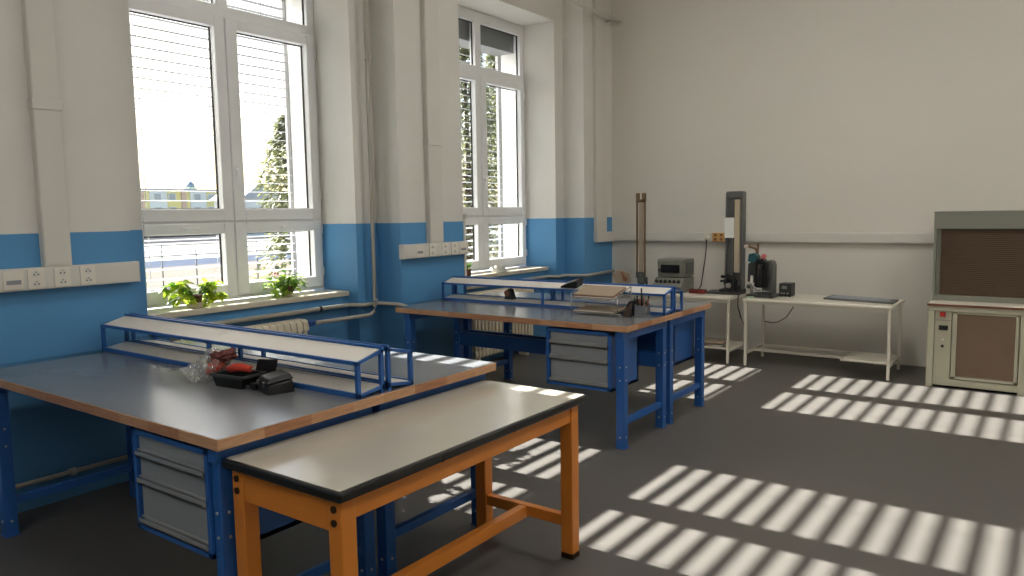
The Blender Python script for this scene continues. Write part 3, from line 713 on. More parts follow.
root = thing('scale_column', (.66, 7.95, Z7), 'slim upright scale between two brown rails at the end wall', 'measuring column')
b = MB(); b.box(.56, .76, 7.86, 8.04, Z7, Z7+.03); b.tube([(.66, 7.95, Z7+.03), (.66, 7.95, .80)], .035, 14); b.build('base', 'charcoal', root, 0.004)
for xa, xb in ((.595, .612), (.692, .709)): box(xa, xb, 7.94, 7.965, .87, 1.72).build('rail', 'brass', root, 0.002)
box(.630, .680, 7.945, 7.96, .90, 1.715).build('scale', 'scale_strip', root, 0.001)
b = MB(); b.box(.594, .632, 7.935, 7.97, 1.70, 1.805); b.box(.668, .71, 7.935, 7.97, 1.70, 1.805); b.box(.594, .71, 7.935, 7.97, 1.70, 1.735); b.build('top_clamp', 'brass', root, 0.003)
b = MB(); b.box(.60, .70, 7.92, 7.98, .83, .90); b.box(.63, .72, 7.90, 7.99, .77, .84); b.tube([(.66, 7.93, .86), (.66, 7.88, .86)], .018, 12); b.build('lower_clamp', 'dark_grey', root, 0.003)
b = MB().tube([(.735, 7.93, Z7+.03), (.735, 7.93, .79)], .014, 10); b.build('stop_pin', 'charcoal', root)

root = thing('measuring_instrument', (1.11, 7.88, Z7), 'grey bench instrument with dark display and a row of knobs', 'instrument')
b = MB(); b.prism([(7.66, Z7), (7.66, .775), (7.755, .862), (8.02, .862), (8.02, Z7)], 'x', .93, 1.272); b.build('console', 'instrument', root, 0.006)
b = MB(); b.prism([(7.75, .872), (7.735, 1.052), (7.76, 1.066), (8.03, 1.066), (8.03, .872)], 'x', .958, 1.268); up = b.build('housing', 'instrument', root, 0.006)
box(.95, .958, 7.77, 8.0, .90, 1.03).build('side_handle', 'dark_grey', up, 0.002); box(1.268, 1.276, 7.80, 8.0, .90, 1.03).build('vent_panel', 'dark_grey', up, 0.002)
part(box(1.005, 1.222, 7.728, 7.745, .918, 1.006).build('display', 'display', up, 0.002), 'dark display')
box(.97, 1.0, 7.73, 7.745, .93, .96).build('switch', 'charcoal', up, 0.002)
for i in range(6):
    x = .965+.052*i
    MB().tube([(x, 7.712, .818), (x, 7.698, .832)], .017, 12).build('knob', 'black', root)
for i in range(4):
    x = .98+.07*i; box(x, x+.035, 7.652, 7.664, .725, .748).build('push_button', 'charcoal', root, 0.002)

root = thing('dial_balance', (.575, 7.62, Z7), 'fan-shaped dial scale with brown pointer left of the grey instrument', 'balance')
b = MB(); b.box(.50, .66, 7.56, 7.70, Z7, Z7+.02); b.tube([(.58, 7.64, Z7+.02), (.58, 7.64, .80)], .015, 10); b.build('base', 'charcoal', root, 0.003)
b = MB(); b.prism([(.465, .885), (.52, .935), (.60, .936), (.69, .895), (.685, .80), (.60, .775), (.515, .785)], 'y', 7.60, 7.632); b.build('dial_plate', 'scale_strip', root, 0.004)
b = MB(); b.hexa([(.575,7.588,.925),(.585,7.588,.929),(.65,7.588,.85),(.615,7.588,.835),(.575,7.598,.925),(.585,7.598,.929),(.65,7.598,.85),(.615,7.598,.835)]); b.tube([(.635, 7.60, .842), (.635, 7.58, .842)], .024, 14)
part(b.build('pointer', 'wood_handle', root), 'brown pointer')

# power strip with its cord up to the raceway
root = thing('power_strip', (1.43, 7.80, Z7), 'dark red power strip beside the grey instrument, corded to the raceway', 'power strip')
b = box(1.32, 1.50, 7.76, 7.83, Z7, .745).build('body', 'dark_red', root, 0.006)
for x in (1.365, 1.41, 1.455): MB().tube([(x, 7.795, .744), (x, 7.795, .7465)], .018, 12).build('outlet', 'hole', root)
cd = MB().tube([(1.28, 8.36, 1.275), (1.285, 8.345, 1.24), (1.30, 8.30, 1.15), (1.325, 8.20, 1.02), (1.36, 8.05, .87), (1.395, 7.92, .775), (1.40, 7.835, .73)], .006, 8).build('cord', 'cable', root)
part(pl.build('plug', 'socket', cd), 'white plug')

root = thing('bench_press', (2.12, 7.78, Z7), 'small dark drill-like machine with teal head and white-knobbed lever', 'machine')
b = MB(); b.prism([(1.985, 7.66), (2.235, 7.66), (2.25, 7.70), (2.25, 7.95), (1.985, 7.95)], 'z', Z7, Z7+.03); b.box(2.09, 2.23, 7.67, 7.74, Z7+.03, Z7+.055); b.build('base', 'charcoal', root, 0.004)
b = MB(); b.prism([(2.10, .73), (2.212, .73), (2.212, 1.03), (2.195, 1.065), (2.16, 1.075), (2.10, 1.06)], 'y', 7.80, 7.93); b.build('column', 'dark_grey', root, 0.006)
b = MB(); b.prism([(2.055, .80), (2.16, .80), (2.17, 1.06), (2.13, 1.10), (2.06, 1.08)], 'y', 7.70, 7.80); b.tube([(2.12, 7.68, .83), (2.12, 7.68, 1.04)], .022, 12); b.box(2.14, 2.19, 7.69, 7.79, .88, .98); b.build('gear_housing', 'black', root, 0.004)
b = MB(); b.prism([(1.975, .86), (2.03, .84), (2.08, .92), (2.10, 1.06), (2.06, 1.09), (1.98, 1.04)], 'y', 7.72, 7.82); b.build('motor', 'charcoal', root, 0.006)
b = MB(); b.prism([(1.985, 1.07), (2.03, 1.055), (2.07, 1.07), (2.085, 1.12), (2.05, 1.155), (1.995, 1.145)], 'y', 7.69, 7.80); part(b.build('head', 'teal', root, 0.006), 'teal head')
b = MB().tube([(2.12, 7.74, 1.09), (2.145, 7.74, 1.14)], .024, 12); part(b.build('cap', 'petal', root), 'pinkish cap')
MB().tube([(2.033, 7.69, Z7+.03), (2.033, 7.69, .925)], .017, 12).build('spindle', 'steel', root)
b = MB().tube([(2.07, 7.73, 1.16), (2.05, 7.73, 1.20), (1.985, 7.71, 1.225)], .013, 10); b.tube([(2.07, 7.74, 1.15), (2.075, 7.74, 1.25)], .012, 10); lv = b.build('lever', 'brass', root)
b = MB().lathe([(.004, 1.20), (.017, 1.208), (.022, 1.222), (.017, 1.236), (.004, 1.243)], 1.962, 7.71, 14); part(b.build('knob', 'pot_white', lv), 'white ball knob')
MB().tube([(1.99, 7.69, .80), (2.01, 7.69, .82)], .02, 10).build('chuck', 'charcoal', root)
MB().tube([(2.04, 7.67, .86), (2.09, 7.66, .78), (2.20, 7.67, .765)], .008, 8).build('hose', 'wire', root)
root = thing('cloth', (1.92, 7.7, Z7), 'pale green cloth lying at the foot of the drill-like machine', 'cloth')
b = MB(); b.prism([(2.0, 7.60), (2.075, 7.61), (2.068, 7.655), (2.03, 7.66), (2.0, 7.655)], 'z', Z7, Z7+.012)
M['pale_green'] = mat('pale_green_cloth', (160, 190, 165), 0.9); b.build('cloth_fold', 'pale_green', root, 0.003)

root = thing('meter_box', (2.33, 7.93, Z7), 'small black meter box on the table beside the drill-like machine', 'meter')
box(2.255, 2.375, 7.87, 8.02, Z7+.006, .838).build('housing', 'black', root, 0.004)
box(2.262, 2.368, 7.862, 7.872, .712, .832).build('face', 'charcoal', root, 0.002)
part(box(2.285, 2.335, 7.858, 7.864, .782, .815).build('display', 'steel', root), 'pale dial window')
for x in (2.285, 2.31, 2.345): MB().tube([(x, 7.865, .738), (x, 7.852, .738)], .009, 10).build('terminal', 'steel', root)
for x in (2.27, 2.36):
    for y in (7.885, 8.005): MB().tube([(x, y, Z7), (x, y, Z7+.008)], .008, 8).build('foot', 'black', root)
MB().tube([(2.315, 8.02, .75), (2.315, 8.12, .715), (2.315, 8.21, .712), (2.315, 8.225, .69), (2.30, 8.23, .55), (2.23, 8.23, .44), (2.15, 8.22, .385), (2.08, 8.23, .37), (1.96, 8.24, .385)], .005, 6).build('cord', 'cable', root)

root = thing('panel_board', (3.02, 7.95, Z7), 'slate blue flat board lying on the white table near the fume cupboard', 'board')
b = MB(); b.prism([(2.70, 7.83), (3.345, 7.70), (3.345, 8.0), (2.72, 8.17)], 'z', Z7, Z7+.016); b.build('board_core', 'dark_grey', root, 0.002)
b = MB(); b.prism([(2.74, 7.86), (3.30, 7.745), (3.30, 7.975), (2.75, 8.13)], 'z', Z7+.016, Z7+.019); part(b.build('sheet', 'label_blue', root), 'blue sheet')

# ------------------------------------------------------------------ things on the second bench
ZB = .8464
root = thing('letter_tray', (1.835, 4.9, ZB), 'two-tier wire letter tray with papers on the second bench', 'letter tray')
TX0, TX1, TY0, TY1 = 1.645, 2.03, 4.79, 5.003
def tier(z0, z1):
    w = MB()
    w.tube([(TX0, TY0, z0), (TX1, TY0, z0), (TX1, TY1, z1), (TX0, TY1, z1), (TX0, TY0, z0)], .003, 6)
    for i in range(1, 9):
        x = TX0+(TX1-TX0)*i/9; w.tube([(x, TY0, z0), (x, TY1, z1)], .0018, 6)
    return w.build('tier', 'wire', root)
tier(ZB+.012, ZB+.02); tier(.962, 1.012)
for x in (TX0, TX1):
    MB().tube([(x, TY0, ZB), (x, TY0, 1.0)], .0035, 6).build('post', 'wire', root); MB().tube([(x, TY1, ZB), (x, TY1, 1.045)], .0035, 6).build('post', 'wire', root)
    MB().tube([(x, TY0, 1.0), (x, TY1, 1.045)], .003, 6).build('side_rail', 'wire', root)
for k, (z0, z1, n, lab) in enumerate(((ZB+.016, ZB+.024, 3, 'paper sheaf in the lower tier of the wire letter tray'), (.967, 1.017, 4, 'paper sheaf in the upper tier of the wire letter tray'))):
    r = thing('paper_sheaf', (1.83, 4.9, z0), lab, 'papers')
    for i in range(n):
        d = .007*i; o = random.uniform(-.012, .012)
        b = MB(); xa, xb, ya, yb = TX0+.02+o, TX1-.03+o, TY0+.01, TY1-.006
        b.hexa([(xa,ya,z0+d),(xb,ya,z0+d),(xb,yb,z1+d),(xa,yb,z1+d),(xa,ya,z0+d+.006),(xb,ya,z0+d+.006),(xb,yb,z1+d+.006),(xa,yb,z1+d+.006)])
        b.build('sheets', ('paper_stack', 'paper', 'wood_handle', 'paper_stack')[i] if i < n-1 else 'paper_stack', r)
# tool stand
root = thing('tool_stand', (2.17, 4.88, ZB), 'clear-footed tool stand full of dark files at the second bench\'s corner', 'tool stand')
b = MB(); b.box(2.135, 2.225, 4.835, 4.93, ZB, ZB+.012); b.box(2.14, 2.15, 4.84, 4.925, ZB+.012, .94); b.box(2.21, 2.22, 4.84, 4.925, ZB+.012, .94); b.box(2.14, 2.22, 4.92, 4.93, ZB+.012, .94); b.box(2.14, 2.22, 4.838, 4.846, ZB+.012, .93)
b.build('holder', 'wire', root, 0.002)
for i in range(9):
    x = 2.155+.0075*i; y = 4.86+.012*(i % 4); lean = (i-4)*.006; top = (.985, 1.0, .975, 1.01, 1.055, .99, .965, 1.0, .98)[i]
    t = MB(); t.tube([(x, y, ZB+.014), (x+lean*.6, y, .93)], .0028, 6); f = t.build('tool_shank', 'steel', root)
    MB().tube([(x+lean*.6, y, .925), (x+lean, y, top)], .0062, 8, radii=(.0045, .0065)).build('tool_handle', ('black', 'black', 'wood_handle')[i % 3], f)
root = thing('brochure_rack', (2.08, 4.87, ZB), 'black sloping rack of booklets between letter tray and tool stand', 'rack')
b = MB(); b.prism([(2.042, ZB), (2.128, ZB), (2.128, .965), (2.10, .96)], 'y', 4.83, 4.96); b.build('rack_body', 'black', root, 0.002)
for i in range(5):
    x = 2.052+.013*i; b = MB(); b.hexa([(x,4.826,ZB+.005),(x+.005,4.826,ZB+.005),(x+.005,4.83,ZB+.005),(x,4.83,ZB+.005),(x+.022,4.826,.90+.013*i),(x+.027,4.826,.90+.013*i),(x+.027,4.83,.90+.013*i),(x+.022,4.83,.90+.013*i)])
    b.build('booklet', ('dark_grey', 'wood_handle')[i % 2], root)
# black file tray standing on the shelf
root = thing('file_holder', (1.47, 5.03, 1.006), 'black sloped file holder on the second bench\'s shelf left of the letter tray', 'file holder')
root.rotation_euler.x = .21
b = MB(); zz = 1.007
b.prism([(1.40, zz), (1.545, zz), (1.56, zz+.05), (1.535, zz+.058), (1.50, zz+.052), (1.40, zz+.012)], 'y', 5.03, 5.13); b.build('body', 'black', root, 0.003)
b = MB(); b.prism([(1.41, zz+.012), (1.50, zz+.046), (1.53, zz+.052), (1.42, zz+.018)], 'y', 5.024, 5.03); b.build('front_lip', 'charcoal', root)
root = thing('tape_dispenser', (.865, 5.09, .868), 'black wedge-shaped tape dispenser under the second bench\'s shelf', 'tape dispenser')
b = MB(); b.prism([(.815, .884), (.915, .884), (.905, .91), (.885, .968), (.862, .975), (.84, .946)], 'y', 5.06, 5.11); b.build('body', 'black', root, 0.004)
part(MB().tube([(.85, 5.055, .935), (.85, 5.115, .935)], .026, 16).build('tape_roll', 'wood_handle', root), 'tan tape roll')
# bowl and small plant on far sill
root = thing('bowl', (-.47, 6.68, .953), 'upturned whitish bowl on the far windowsill', 'bowl')
b = MB().lathe([(.10, .953), (.10, .962), (.093, .985), (.07, 1.012), (.04, 1.024), (.034, 1.03), (.001, 1.03)], -.47, 6.68, 24); b.build('shell', 'pale_glaze', root)

# ------------------------------------------------------------------ things on the front bench
def tub(name, cx, cy, w, d, h, rz, label, tilt=0.0, zb=ZB):
    root = thing(name, (cx, cy, zb), label, 'tub')
    root.rotation_euler = (0, tilt, rz)
    b = MB(); t = .006
    P = lambda sx, sy, z, g: (cx+sx*(w/2*(.86+.14*(z/h))-g), cy+sy*(d/2*(.86+.14*(z/h))-g), zb+z)
    def ring(z, g): return [b.bm.verts.new(P(sx, sy, z, g)) for sx, sy in ((-1,-1),(1,-1),(1,1),(-1,1))]
    A, B_, Ci, D_ = ring(0, 0), ring(h, 0), ring(h, t), ring(t, t)
    for r0, r1 in ((A, B_), (B_, Ci), (Ci, D_)):
        for k in range(4): b.bm.faces.new((r0[k], r0[(k+1)%4], r1[(k+1)%4], r1[k]))
    b.bm.faces.new(A); b.bm.faces.new(D_); b.build('body', 'black', root, 0.002)
    r = MB()
    for q in ((-w/2-.006, w/2+.006, -d/2-.006, -d/2+.003), (-w/2-.006, w/2+.006, d/2-.003, d/2+.006), (-w/2-.006, -w/2+.003, -d/2, d/2), (w/2-.003, w/2+.006, -d/2, d/2)):
        r.box(cx+q[0], cx+q[1], cy+q[2], cy+q[3], zb+h-.012, zb+h+.002)
    r.build('rim', 'charcoal', root, 0.002)
    return root
tub('storage_tub', 1.605, 1.985, .20, .13, .058, .10, 'black open tub beside the clear bag, red tool lying in it')
root = thing('carry_case', (1.845, 2.005, ZB), 'small closed black case lying to the right of the open tub', 'case')
root.rotation_euler.z = -.3
b = MB(); b.hexa([(1.775,1.945,ZB),(1.915,1.945,ZB),(1.915,2.065,ZB),(1.775,2.065,ZB),(1.78,1.95,ZB+.042),(1.91,1.95,ZB+.042),(1.91,2.06,ZB+.055),(1.78,2.06,ZB+.055)]); b.build('body', 'black', root, 0.006)
b = MB(); b.hexa([(1.776,1.946,ZB+.045),(1.914,1.946,ZB+.045),(1.914,2.064,ZB+.058),(1.776,2.064,ZB+.058),(1.79,1.96,ZB+.068),(1.90,1.96,ZB+.068),(1.90,2.05,ZB+.084),(1.79,2.05,ZB+.084)]); b.build('lid', 'black', root, 0.006)
for x in (1.81, 1.88): box(x-.009, x+.009, 1.938, 1.948, ZB+.032, ZB+.052).build('latch', 'charcoal', root, 0.001)
root = thing('tool_case_lid', (1.74, 2.01, ZB), 'black hinged case standing open behind the black open tub', 'case')
b = MB(); b.box(1.725, 1.765, 1.96, 2.07, ZB, ZB+.03); b.build('case_base', 'black', root, 0.004)
b = MB(); b.hexa([(1.605,2.066,ZB+.02),(1.745,2.066,ZB+.02),(1.745,2.078,ZB+.02),(1.605,2.078,ZB+.02),(1.62,2.078,ZB+.105),(1.76,2.078,ZB+.118),(1.76,2.089,ZB+.118),(1.62,2.089,ZB+.105)]); b.build('case_lid', 'black', root, 0.004)
box(1.73, 1.75, 1.936, 1.942, ZB+.008, ZB+.024).build('latch', 'charcoal', root, 0.001)
root = thing('hand_tool', (1.63, 1.99, ZB+.08), 'red-handled tool lying across the black tub', 'tool')
b = MB().tube([(1.56, 1.965, ZB+.072), (1.60, 1.97, ZB+.082), (1.64, 1.985, ZB+.085), (1.69, 1.995, ZB+.080)], .018, 10, radii=(.013, .02, .019, .014)); part(b.build('handle', 'red_cloth', root), 'red handle')
MB().tube([(1.69, 1.995, ZB+.080), (1.71, 2.0, ZB+.082)], .006, 8).build('shaft', 'steel', root)
# clear plastic bag
root = thing('plastic_bag', (1.46, 1.98, ZB), 'crumpled clear plastic bag with red and brown contents on the front bench', 'bag')
def blob(cx, cy, cz, rx, ry, rz_, amp, seed, sub=3, rot=0.0):
    b = MB(); bmesh.ops.create_icosphere(b.bm, subdivisions=sub, radius=1)
    from mathutils import noise
    for v in b.bm.verts:
        p = v.co.copy(); n = noise.noise(p*2.2+Vector((seed, seed*1.7, 0)))+.6*noise.noise(p*5+Vector((0, seed, seed)))
        k = 1+amp*n; v.co = Vector((p.x*rx*k, p.y*ry*k, p.z*rz_*k))
    bmesh.ops.rotate(b.bm, verts=b.bm.verts, cent=(0,0,0), matrix=Matrix.Rotation(rot, 3, 'Y'))
    lo = min(v.co.z for v in b.bm.verts)
    for v in b.bm.verts:
        v.co += Vector((cx, cy, cz)); v.co.z = max(v.co.z, ZB+.001)
    return b
b = blob(1.41, 1.985, ZB+.068, .10, .055, .078, .28, 3.1, 4, -.5); b.build('film', 'film', root, 0, smooth=False)
b = blob(1.335, 1.95, ZB+.03, .075, .05, .035, .5, 8.3, 4, .25); b.build('film_tail', 'film', root, 0)
b = blob(1.475, 1.99, ZB+.112, .08, .042, .03, .55, 5.5, 4, -.3); part(b.build('contents', 'brown_cloth', root, 0, smooth=True), 'maroon contents')
b = blob(1.45, 1.975, ZB+.07, .05, .034, .036, .55, 1.5, 4, -.5); part(b.build('contents', 'red_cloth', root, 0, smooth=True), 'red contents')

# ------------------------------------------------------------------ potted plants
def pot(root, cx, cy, z, r0, r1, h, m):
    b = MB().lathe([(r0, z), (r1*.97, z+h*.82), (r1*1.05, z+h*.83), (r1*1.05, z+h), (r1*.9, z+h), (r1*.88, z+h-.012), (.001, z+h-.012)], cx, cy, 20); b.build('pot', m, root)
    MB().lathe([(r1*.88, z+h-.014), (r1*.88, z+h-.008), (.001, z+h-.006)], cx, cy, 16).build('soil', 'soil', root)
def foliage(root, spots, m, n, ln, w, name='foliage', z_min=.957, seed=1):
    rnd = random.Random(seed); b = MB(); st = MB()
    for (cx, cy, cz, rx, ry, rz, ox, oy, oz) in spots:
        for i in range(n):
            while True:
                p = Vector((rnd.uniform(-1, 1), rnd.uniform(-1, 1), rnd.uniform(-1, 1)))
                if p.length < 1: break
            q = Vector((cx+p.x*rx, cy+p.y*ry, cz+p.z*rz))
            if q.z < z_min+.005: q.z = z_min+.005+rnd.random()*.02
            d = Vector((p.x*.5+rnd.uniform(-.5, .8), p.y+rnd.uniform(-.6, .6), rnd.uniform(-.5, .35)))
            b.leaf(q, d, Vector((rnd.uniform(-.3, .3), rnd.uniform(-.3, .3), 1)), ln*rnd.uniform(.7, 1.25), w*rnd.uniform(.75, 1.2), .35)
            if i % 4 == 0:
                o = Vector((ox, oy, oz)); mid = (o+q)/2+Vector((0, 0, .03)); st.tube([o, mid, q], .0022, 5)
    st.build('stems', 'stem', root); f = b.build(name, m, root, fix=False)
    for v in f.data.vertices:
        v.co.z = max(v.co.z, z_min-ORG[root.name][2])
        if v.co.x + ORG[root.name][0] < -.685: v.co.x = -.685 - ORG[root.name][0]
    return f
ZS = .953
root = thing('potted_ivy', (-.49, 3.065, ZS), 'trailing two-tufted green plant in a brown pot, on the nearer sill', 'potted plant', 'potted plants on the sills')
b = MB(); b.lathe([(.045, ZS), (.05, ZS+.008), (.05, ZS+.04), (.001, ZS+.04)], -.49, 3.065, 18); part(b.build('saucer', 'pot_white', root), 'white saucer pot')
pot(root, -.49, 3.065, ZS+.02, .038, .046, .075, 'pot_brown')
foliage(root, [(-.50, 2.94, 1.115, .07, .065, .045, -.49, 3.04, 1.04), (-.48, 2.965, 1.04, .06, .055, .05, -.49, 3.05, 1.04), (-.51, 3.19, 1.10, .05, .05, .04, -.49, 3.085, 1.04), (-.48, 3.205, 1.03, .05, .06, .045, -.49, 3.08, 1.04)], 'ivy', 34, .065, .06, seed=4)
b = MB(); rnd = random.Random(5)
for k in range(9):
    t = k/8; p = Vector((-.425-.012*math.sin(k), 3.10+.01*math.sin(k*2), 1.03-.072*t)); b.leaf(p, Vector((rnd.uniform(.2, 1), rnd.uniform(-.8, .8), -.3)), Vector((0, 0, 1)), .032, .028)
f = b.build('trailing_shoot', 'ivy', root, fix=False)
for v in f.data.vertices: v.co.z = max(v.co.z, .003)
root = thing('potted_geranium', (-.53, 3.90, ZS), 'bushy green plant with a pink flower, on the nearer sill', 'potted plant', 'potted plants on the sills')
b = MB(); b.lathe([(.042, ZS), (.048, ZS+.006), (.048, ZS+.03), (.001, ZS+.03)], -.53, 3.90, 18); part(b.build('saucer', 'pot_white', root), 'whitish saucer')
pot(root, -.53, 3.90, ZS+.012, .038, .048, .075, 'pot_brown')
foliage(root, [(-.52, 3.80, 1.06, .08, .10, .06, -.53, 3.88, 1.03), (-.52, 3.90, 1.10, .08, .08, .06, -.53, 3.90, 1.03), (-.50, 3.97, 1.05, .07, .06, .05, -.53, 3.91, 1.03), (-.48, 3.80, 1.0, .05, .06, .03, -.53, 3.88, 1.03)], 'geranium', 36, .052, .05, seed=9)
b = MB(); rnd = random.Random(3)
for i in range(22):
    p = Vector((-.50+rnd.uniform(-.016, .016), 3.765+rnd.uniform(-.022, .022), 1.135+rnd.uniform(-.012, .014))); b.leaf(p, Vector((rnd.uniform(-1, 1), rnd.uniform(-1, 1), rnd.uniform(-.2, 1))), Vector((0, 0, 1)), .02, .02)
part(b.build('flower', 'petal', root, fix=False), 'pink flower head')
root = thing('potted_seedling', (-.42, 6.10, ZS), 'small sprig in a dark brown pot at the far sill\'s near end', 'potted plant', 'potted plants on the sills')
pot(root, -.42, 6.10, ZS, .03, .037, .075, 'pot_brown')
foliage(root, [(-.42, 6.12, 1.07, .03, .05, .03, -.42, 6.10, 1.02)], 'geranium', 16, .04, .03, seed=12)

# ------------------------------------------------------------------ outside
ZG = -1.2
struct(box(-420, XO, -160, 420, ZG-.3, ZG).build('ground', 'ground'), 'sunlit pavement and road outside the windows', 'ground')
def tree(x, y, h, r, label, seed, zc=.15):
    root = thing('tree', (x, y, ZG), label, 'tree', 'leafy trees outside the windows')
    t = MB().tube([(x, y, ZG), (x+.05, y+.05, ZG+h*.35), (x, y, ZG+h*.85)], .14, 8, radii=(.16, .11, .03)); rnd = random.Random(seed)
    for i in range(10):
        a = rnd.uniform(0, 2*PI); z = ZG+h*rnd.uniform(.25, .75); k = r*.6
        t.tube([(x, y, z), (x+math.cos(a)*k*.5, y+math.sin(a)*k*.5, z+.25), (x+math.cos(a)*k, y+math.sin(a)*k, z+.4)], .03, 5, radii=(.05, .03, .012))
    t.build('trunk', 'bark', root)
    b = MB(); n = int(1100*r*h/3)
    for i in range(n):
        u = rnd.random()**.8; z = ZG+h*(zc+(1-zc)*u); rr = r*(1-u)**.42*(1+.25*math.sin(9*u+seed))*math.sqrt(rnd.uniform(.05, 1))
        a = rnd.uniform(0, 2*PI); p = Vector((x+rr*math.cos(a), y+rr*math.sin(a), z))
        b.leaf(p, Vector((math.cos(a)+rnd.uniform(-.7, .7), math.sin(a)+rnd.uniform(-.7, .7), rnd.uniform(-.6, .5))), Vector((rnd.uniform(-.4, .4), rnd.uniform(-.4, .4), 1)), rnd.uniform(.16, .30), rnd.uniform(.10, .18), .3)
    b.build('foliage', 'tree_leaf', root, fix=False)
tree(-14, 14.5, 5.8, 1.1, 'slender tree seen through the nearer window\'s right sash', 2)
tree(-12, 17.9, 9.5, 1.4, 'tall tree outside, leftmost in the far window', 3, .08)
tree(-13, 21.5, 10.5, 1.45, 'tall tree outside behind the middle of the far window', 4, .08)
tree(-14, 25.3, 10.5, 1.5, 'tall tree outside, rightmost in the far window', 5, .08)
tree(-30, 30.0, 5.2, 2.0, 'broad low tree far beyond the slender one', 6, .15)
root = thing('apartment_block', (-126, 76, ZG), 'long yellow and pink apartment block beyond the street', 'building')
box(-134, -120, 55, 103, ZG, 6.4).build('walls', 'bld_yellow', root); box(-134.5, -119.6, 54.5, 103.5, 6.4, 6.7).build('roof', 'bld_roof', root)
for y in (66.0, 73.6, 81.4, 88.6): part(box(-119.98, -119.7, y, y+.9, ZG, 6.38).build('pilaster', 'bld_pink', root), 'pink facade strip')
for y in (68.0, 75.4): part(box(-119.98, -119.85, y-.1, y+3.0, ZG, 6.38).build('bay', 'bld_white', root), 'white facade bay')
for z in (.1, 2.4, 4.7):
    for y in (56.5, 59, 62, 68.6, 71.2, 75.9, 78.6, 83, 85.6, 90, 93, 97):
        w = box(-119.84, -119.7, y, y+1.3, z, z+1.25).build('window', 'bld_white', root); box(-119.7, -119.66, y+.1, y+1.2, z+.1, z+1.15).build('pane', 'bld_window', w)
root = thing('church_tower', (-200, 124, ZG), 'distant church tower with a blue-grey dome above the apartment block', 'tower')
box(-201.2, -198.8, 122.8, 125.2, ZG, 10.6).build('shaft', 'bld_white', root)
MB().lathe([(1.2, 10.6), (1.2, 11.0), (.9, 11.7), (.35, 12.1), (.02, 12.6)], -200, 124, 16).build('dome', 'dome_blue', root)
root = thing('gabled_house', (-95, 73, ZG), 'far house with a steep slate roof left of the slender tree', 'building')
box(-99, -92, 66.5, 72.5, ZG, 4.4).build('walls', 'bld_white', root)
MB().prism([(66, 4.3), (73, 4.3), (69.5, 6.6)], 'x', -99.4, -91.6).build('roof', 'bld_roof', root)
for y in (67.5, 70.0): box(-92, -91.94, y, y+1.2, 1.6, 3.0).build('window', 'bld_window', root)
root = thing('street_railing', (-25, 20, ZG), 'grey metal railing along the pavement outside', 'railing')
r = MB()
for z in (.08, .30, .52): r.tube([(-25, 6, z), (-25, 44, z)], .022, 6)
r.build('rails', 'galv', root)
for i in range(26): MB().tube([(-25, 6+1.5*i, ZG), (-25, 6+1.5*i, .55)], .028, 6).build('post', 'galv', root)

# ------------------------------------------------------------------ light
K = 0.494
d = Vector((1, .008, -K)).normalized()
sl = bpy.data.lights.new('sun', 'SUN'); sl.energy = 50; sl.angle = math.radians(.32); sl.color = (1, .96, .89)
so = bpy.data.objects.new('sun', sl); C.objects.link(so); so.location = (-30, 4, 15)
so.rotation_euler = d.to_track_quat('-Z', 'Y').to_euler()
w = bpy.data.worlds.new('sky'); bpy.context.scene.world = w; w.use_nodes = True
N, L = w.node_tree.nodes, w.node_tree.links
sk = N.new('ShaderNodeTexSky'); sk.sky_type = 'NISHITA'; sk.sun_disc = False; sk.sun_elevation = math.atan(K); sk.sun_rotation = math.radians(-90)
sk.dust_density = 3.0; sk.air_density = 1.0; sk.ozone_density = 1.0
L.new(sk.outputs[0], N['Background'].inputs[0]); N['Background'].inputs[1].default_value = 0.38

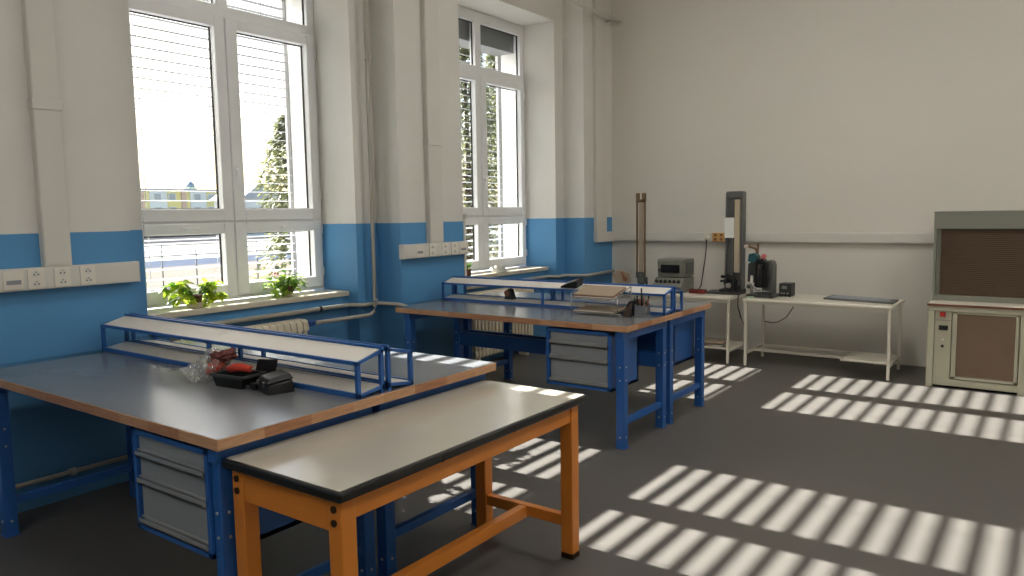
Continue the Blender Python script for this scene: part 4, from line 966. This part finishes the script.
def fill_lamp_mat(k):
    m, nt, b = new_mat('fill_lamp_glow'); b.inputs['Emission Color'].default_value = (1, .97, .92, 1); b.inputs['Emission Strength'].default_value = k
    b.inputs['Base Color'].default_value = (.8, .8, .78, 1); return m
for i, (x, y, k) in enumerate(((2.6, -1.4, 30), (5.8, -2.6, 34), (2.8, 1.6, 13), (5.8, 1.6, 34), (2.8, 5.6, 34), (5.8, 5.6, 40))):  # out-of-view lamps added to brighten the room, not known fittings
    M['lamp'] = fill_lamp_mat(k)
    root = thing('added_fill_lamp', (x, y, ZC), ('added fill lamp on the unseen ceiling, ' + ('window side' if x < 4 else 'inner side') + (', behind the viewer', ', above the viewer', ', above the second bench')[i//2]), 'fill lamp', 'added fill lamps')
    box(x-.15, x+.15, y-.75, y+.75, ZC-.09, ZC-.0005).build('housing', 'white_frame', root, 0.01)
    part(box(x-.13, x+.13, y-.72, y+.72, ZC-.105, ZC-.09).build('diffuser', 'lamp', root, 0.004), 'glowing fill-lamp diffuser')

# ------------------------------------------------------------------ camera
yaw, pitch, roll, f = 0.6289, 0.0987, -0.0162, 756.11
fw = Vector((-math.sin(yaw)*math.cos(pitch), math.cos(yaw)*math.cos(pitch), -math.sin(pitch)))
rt = Vector((math.cos(yaw), math.sin(yaw), 0)); up = rt.cross(fw)
r2 = rt*math.cos(roll)+up*math.sin(roll); u2 = -rt*math.sin(roll)+up*math.cos(roll)
cam = bpy.data.cameras.new('camera'); cam.sensor_width = 36; cam.lens = f/1024*36; cam.clip_start = .05; cam.clip_end = 2000
co = bpy.data.objects.new('camera', cam); C.objects.link(co)
mw = Matrix((( r2.x, u2.x, -fw.x, 4.5841), (r2.y, u2.y, -fw.y, 0), (r2.z, u2.z, -fw.z, 1.6), (0, 0, 0, 1)))
co.matrix_world = mw
S = bpy.context.scene; S.camera = co
S.view_settings.view_transform = 'Standard'; S.view_settings.look = 'None'; S.view_settings.gamma = 1; S.view_settings.use_curve_mapping = False
S.view_settings.exposure = 0.0
S.cycles.max_bounces = 12; S.cycles.diffuse_bounces = 8; S.cycles.transparent_max_bounces = 24; S.cycles.use_denoising = True
S.cycles.sample_clamp_indirect = 8
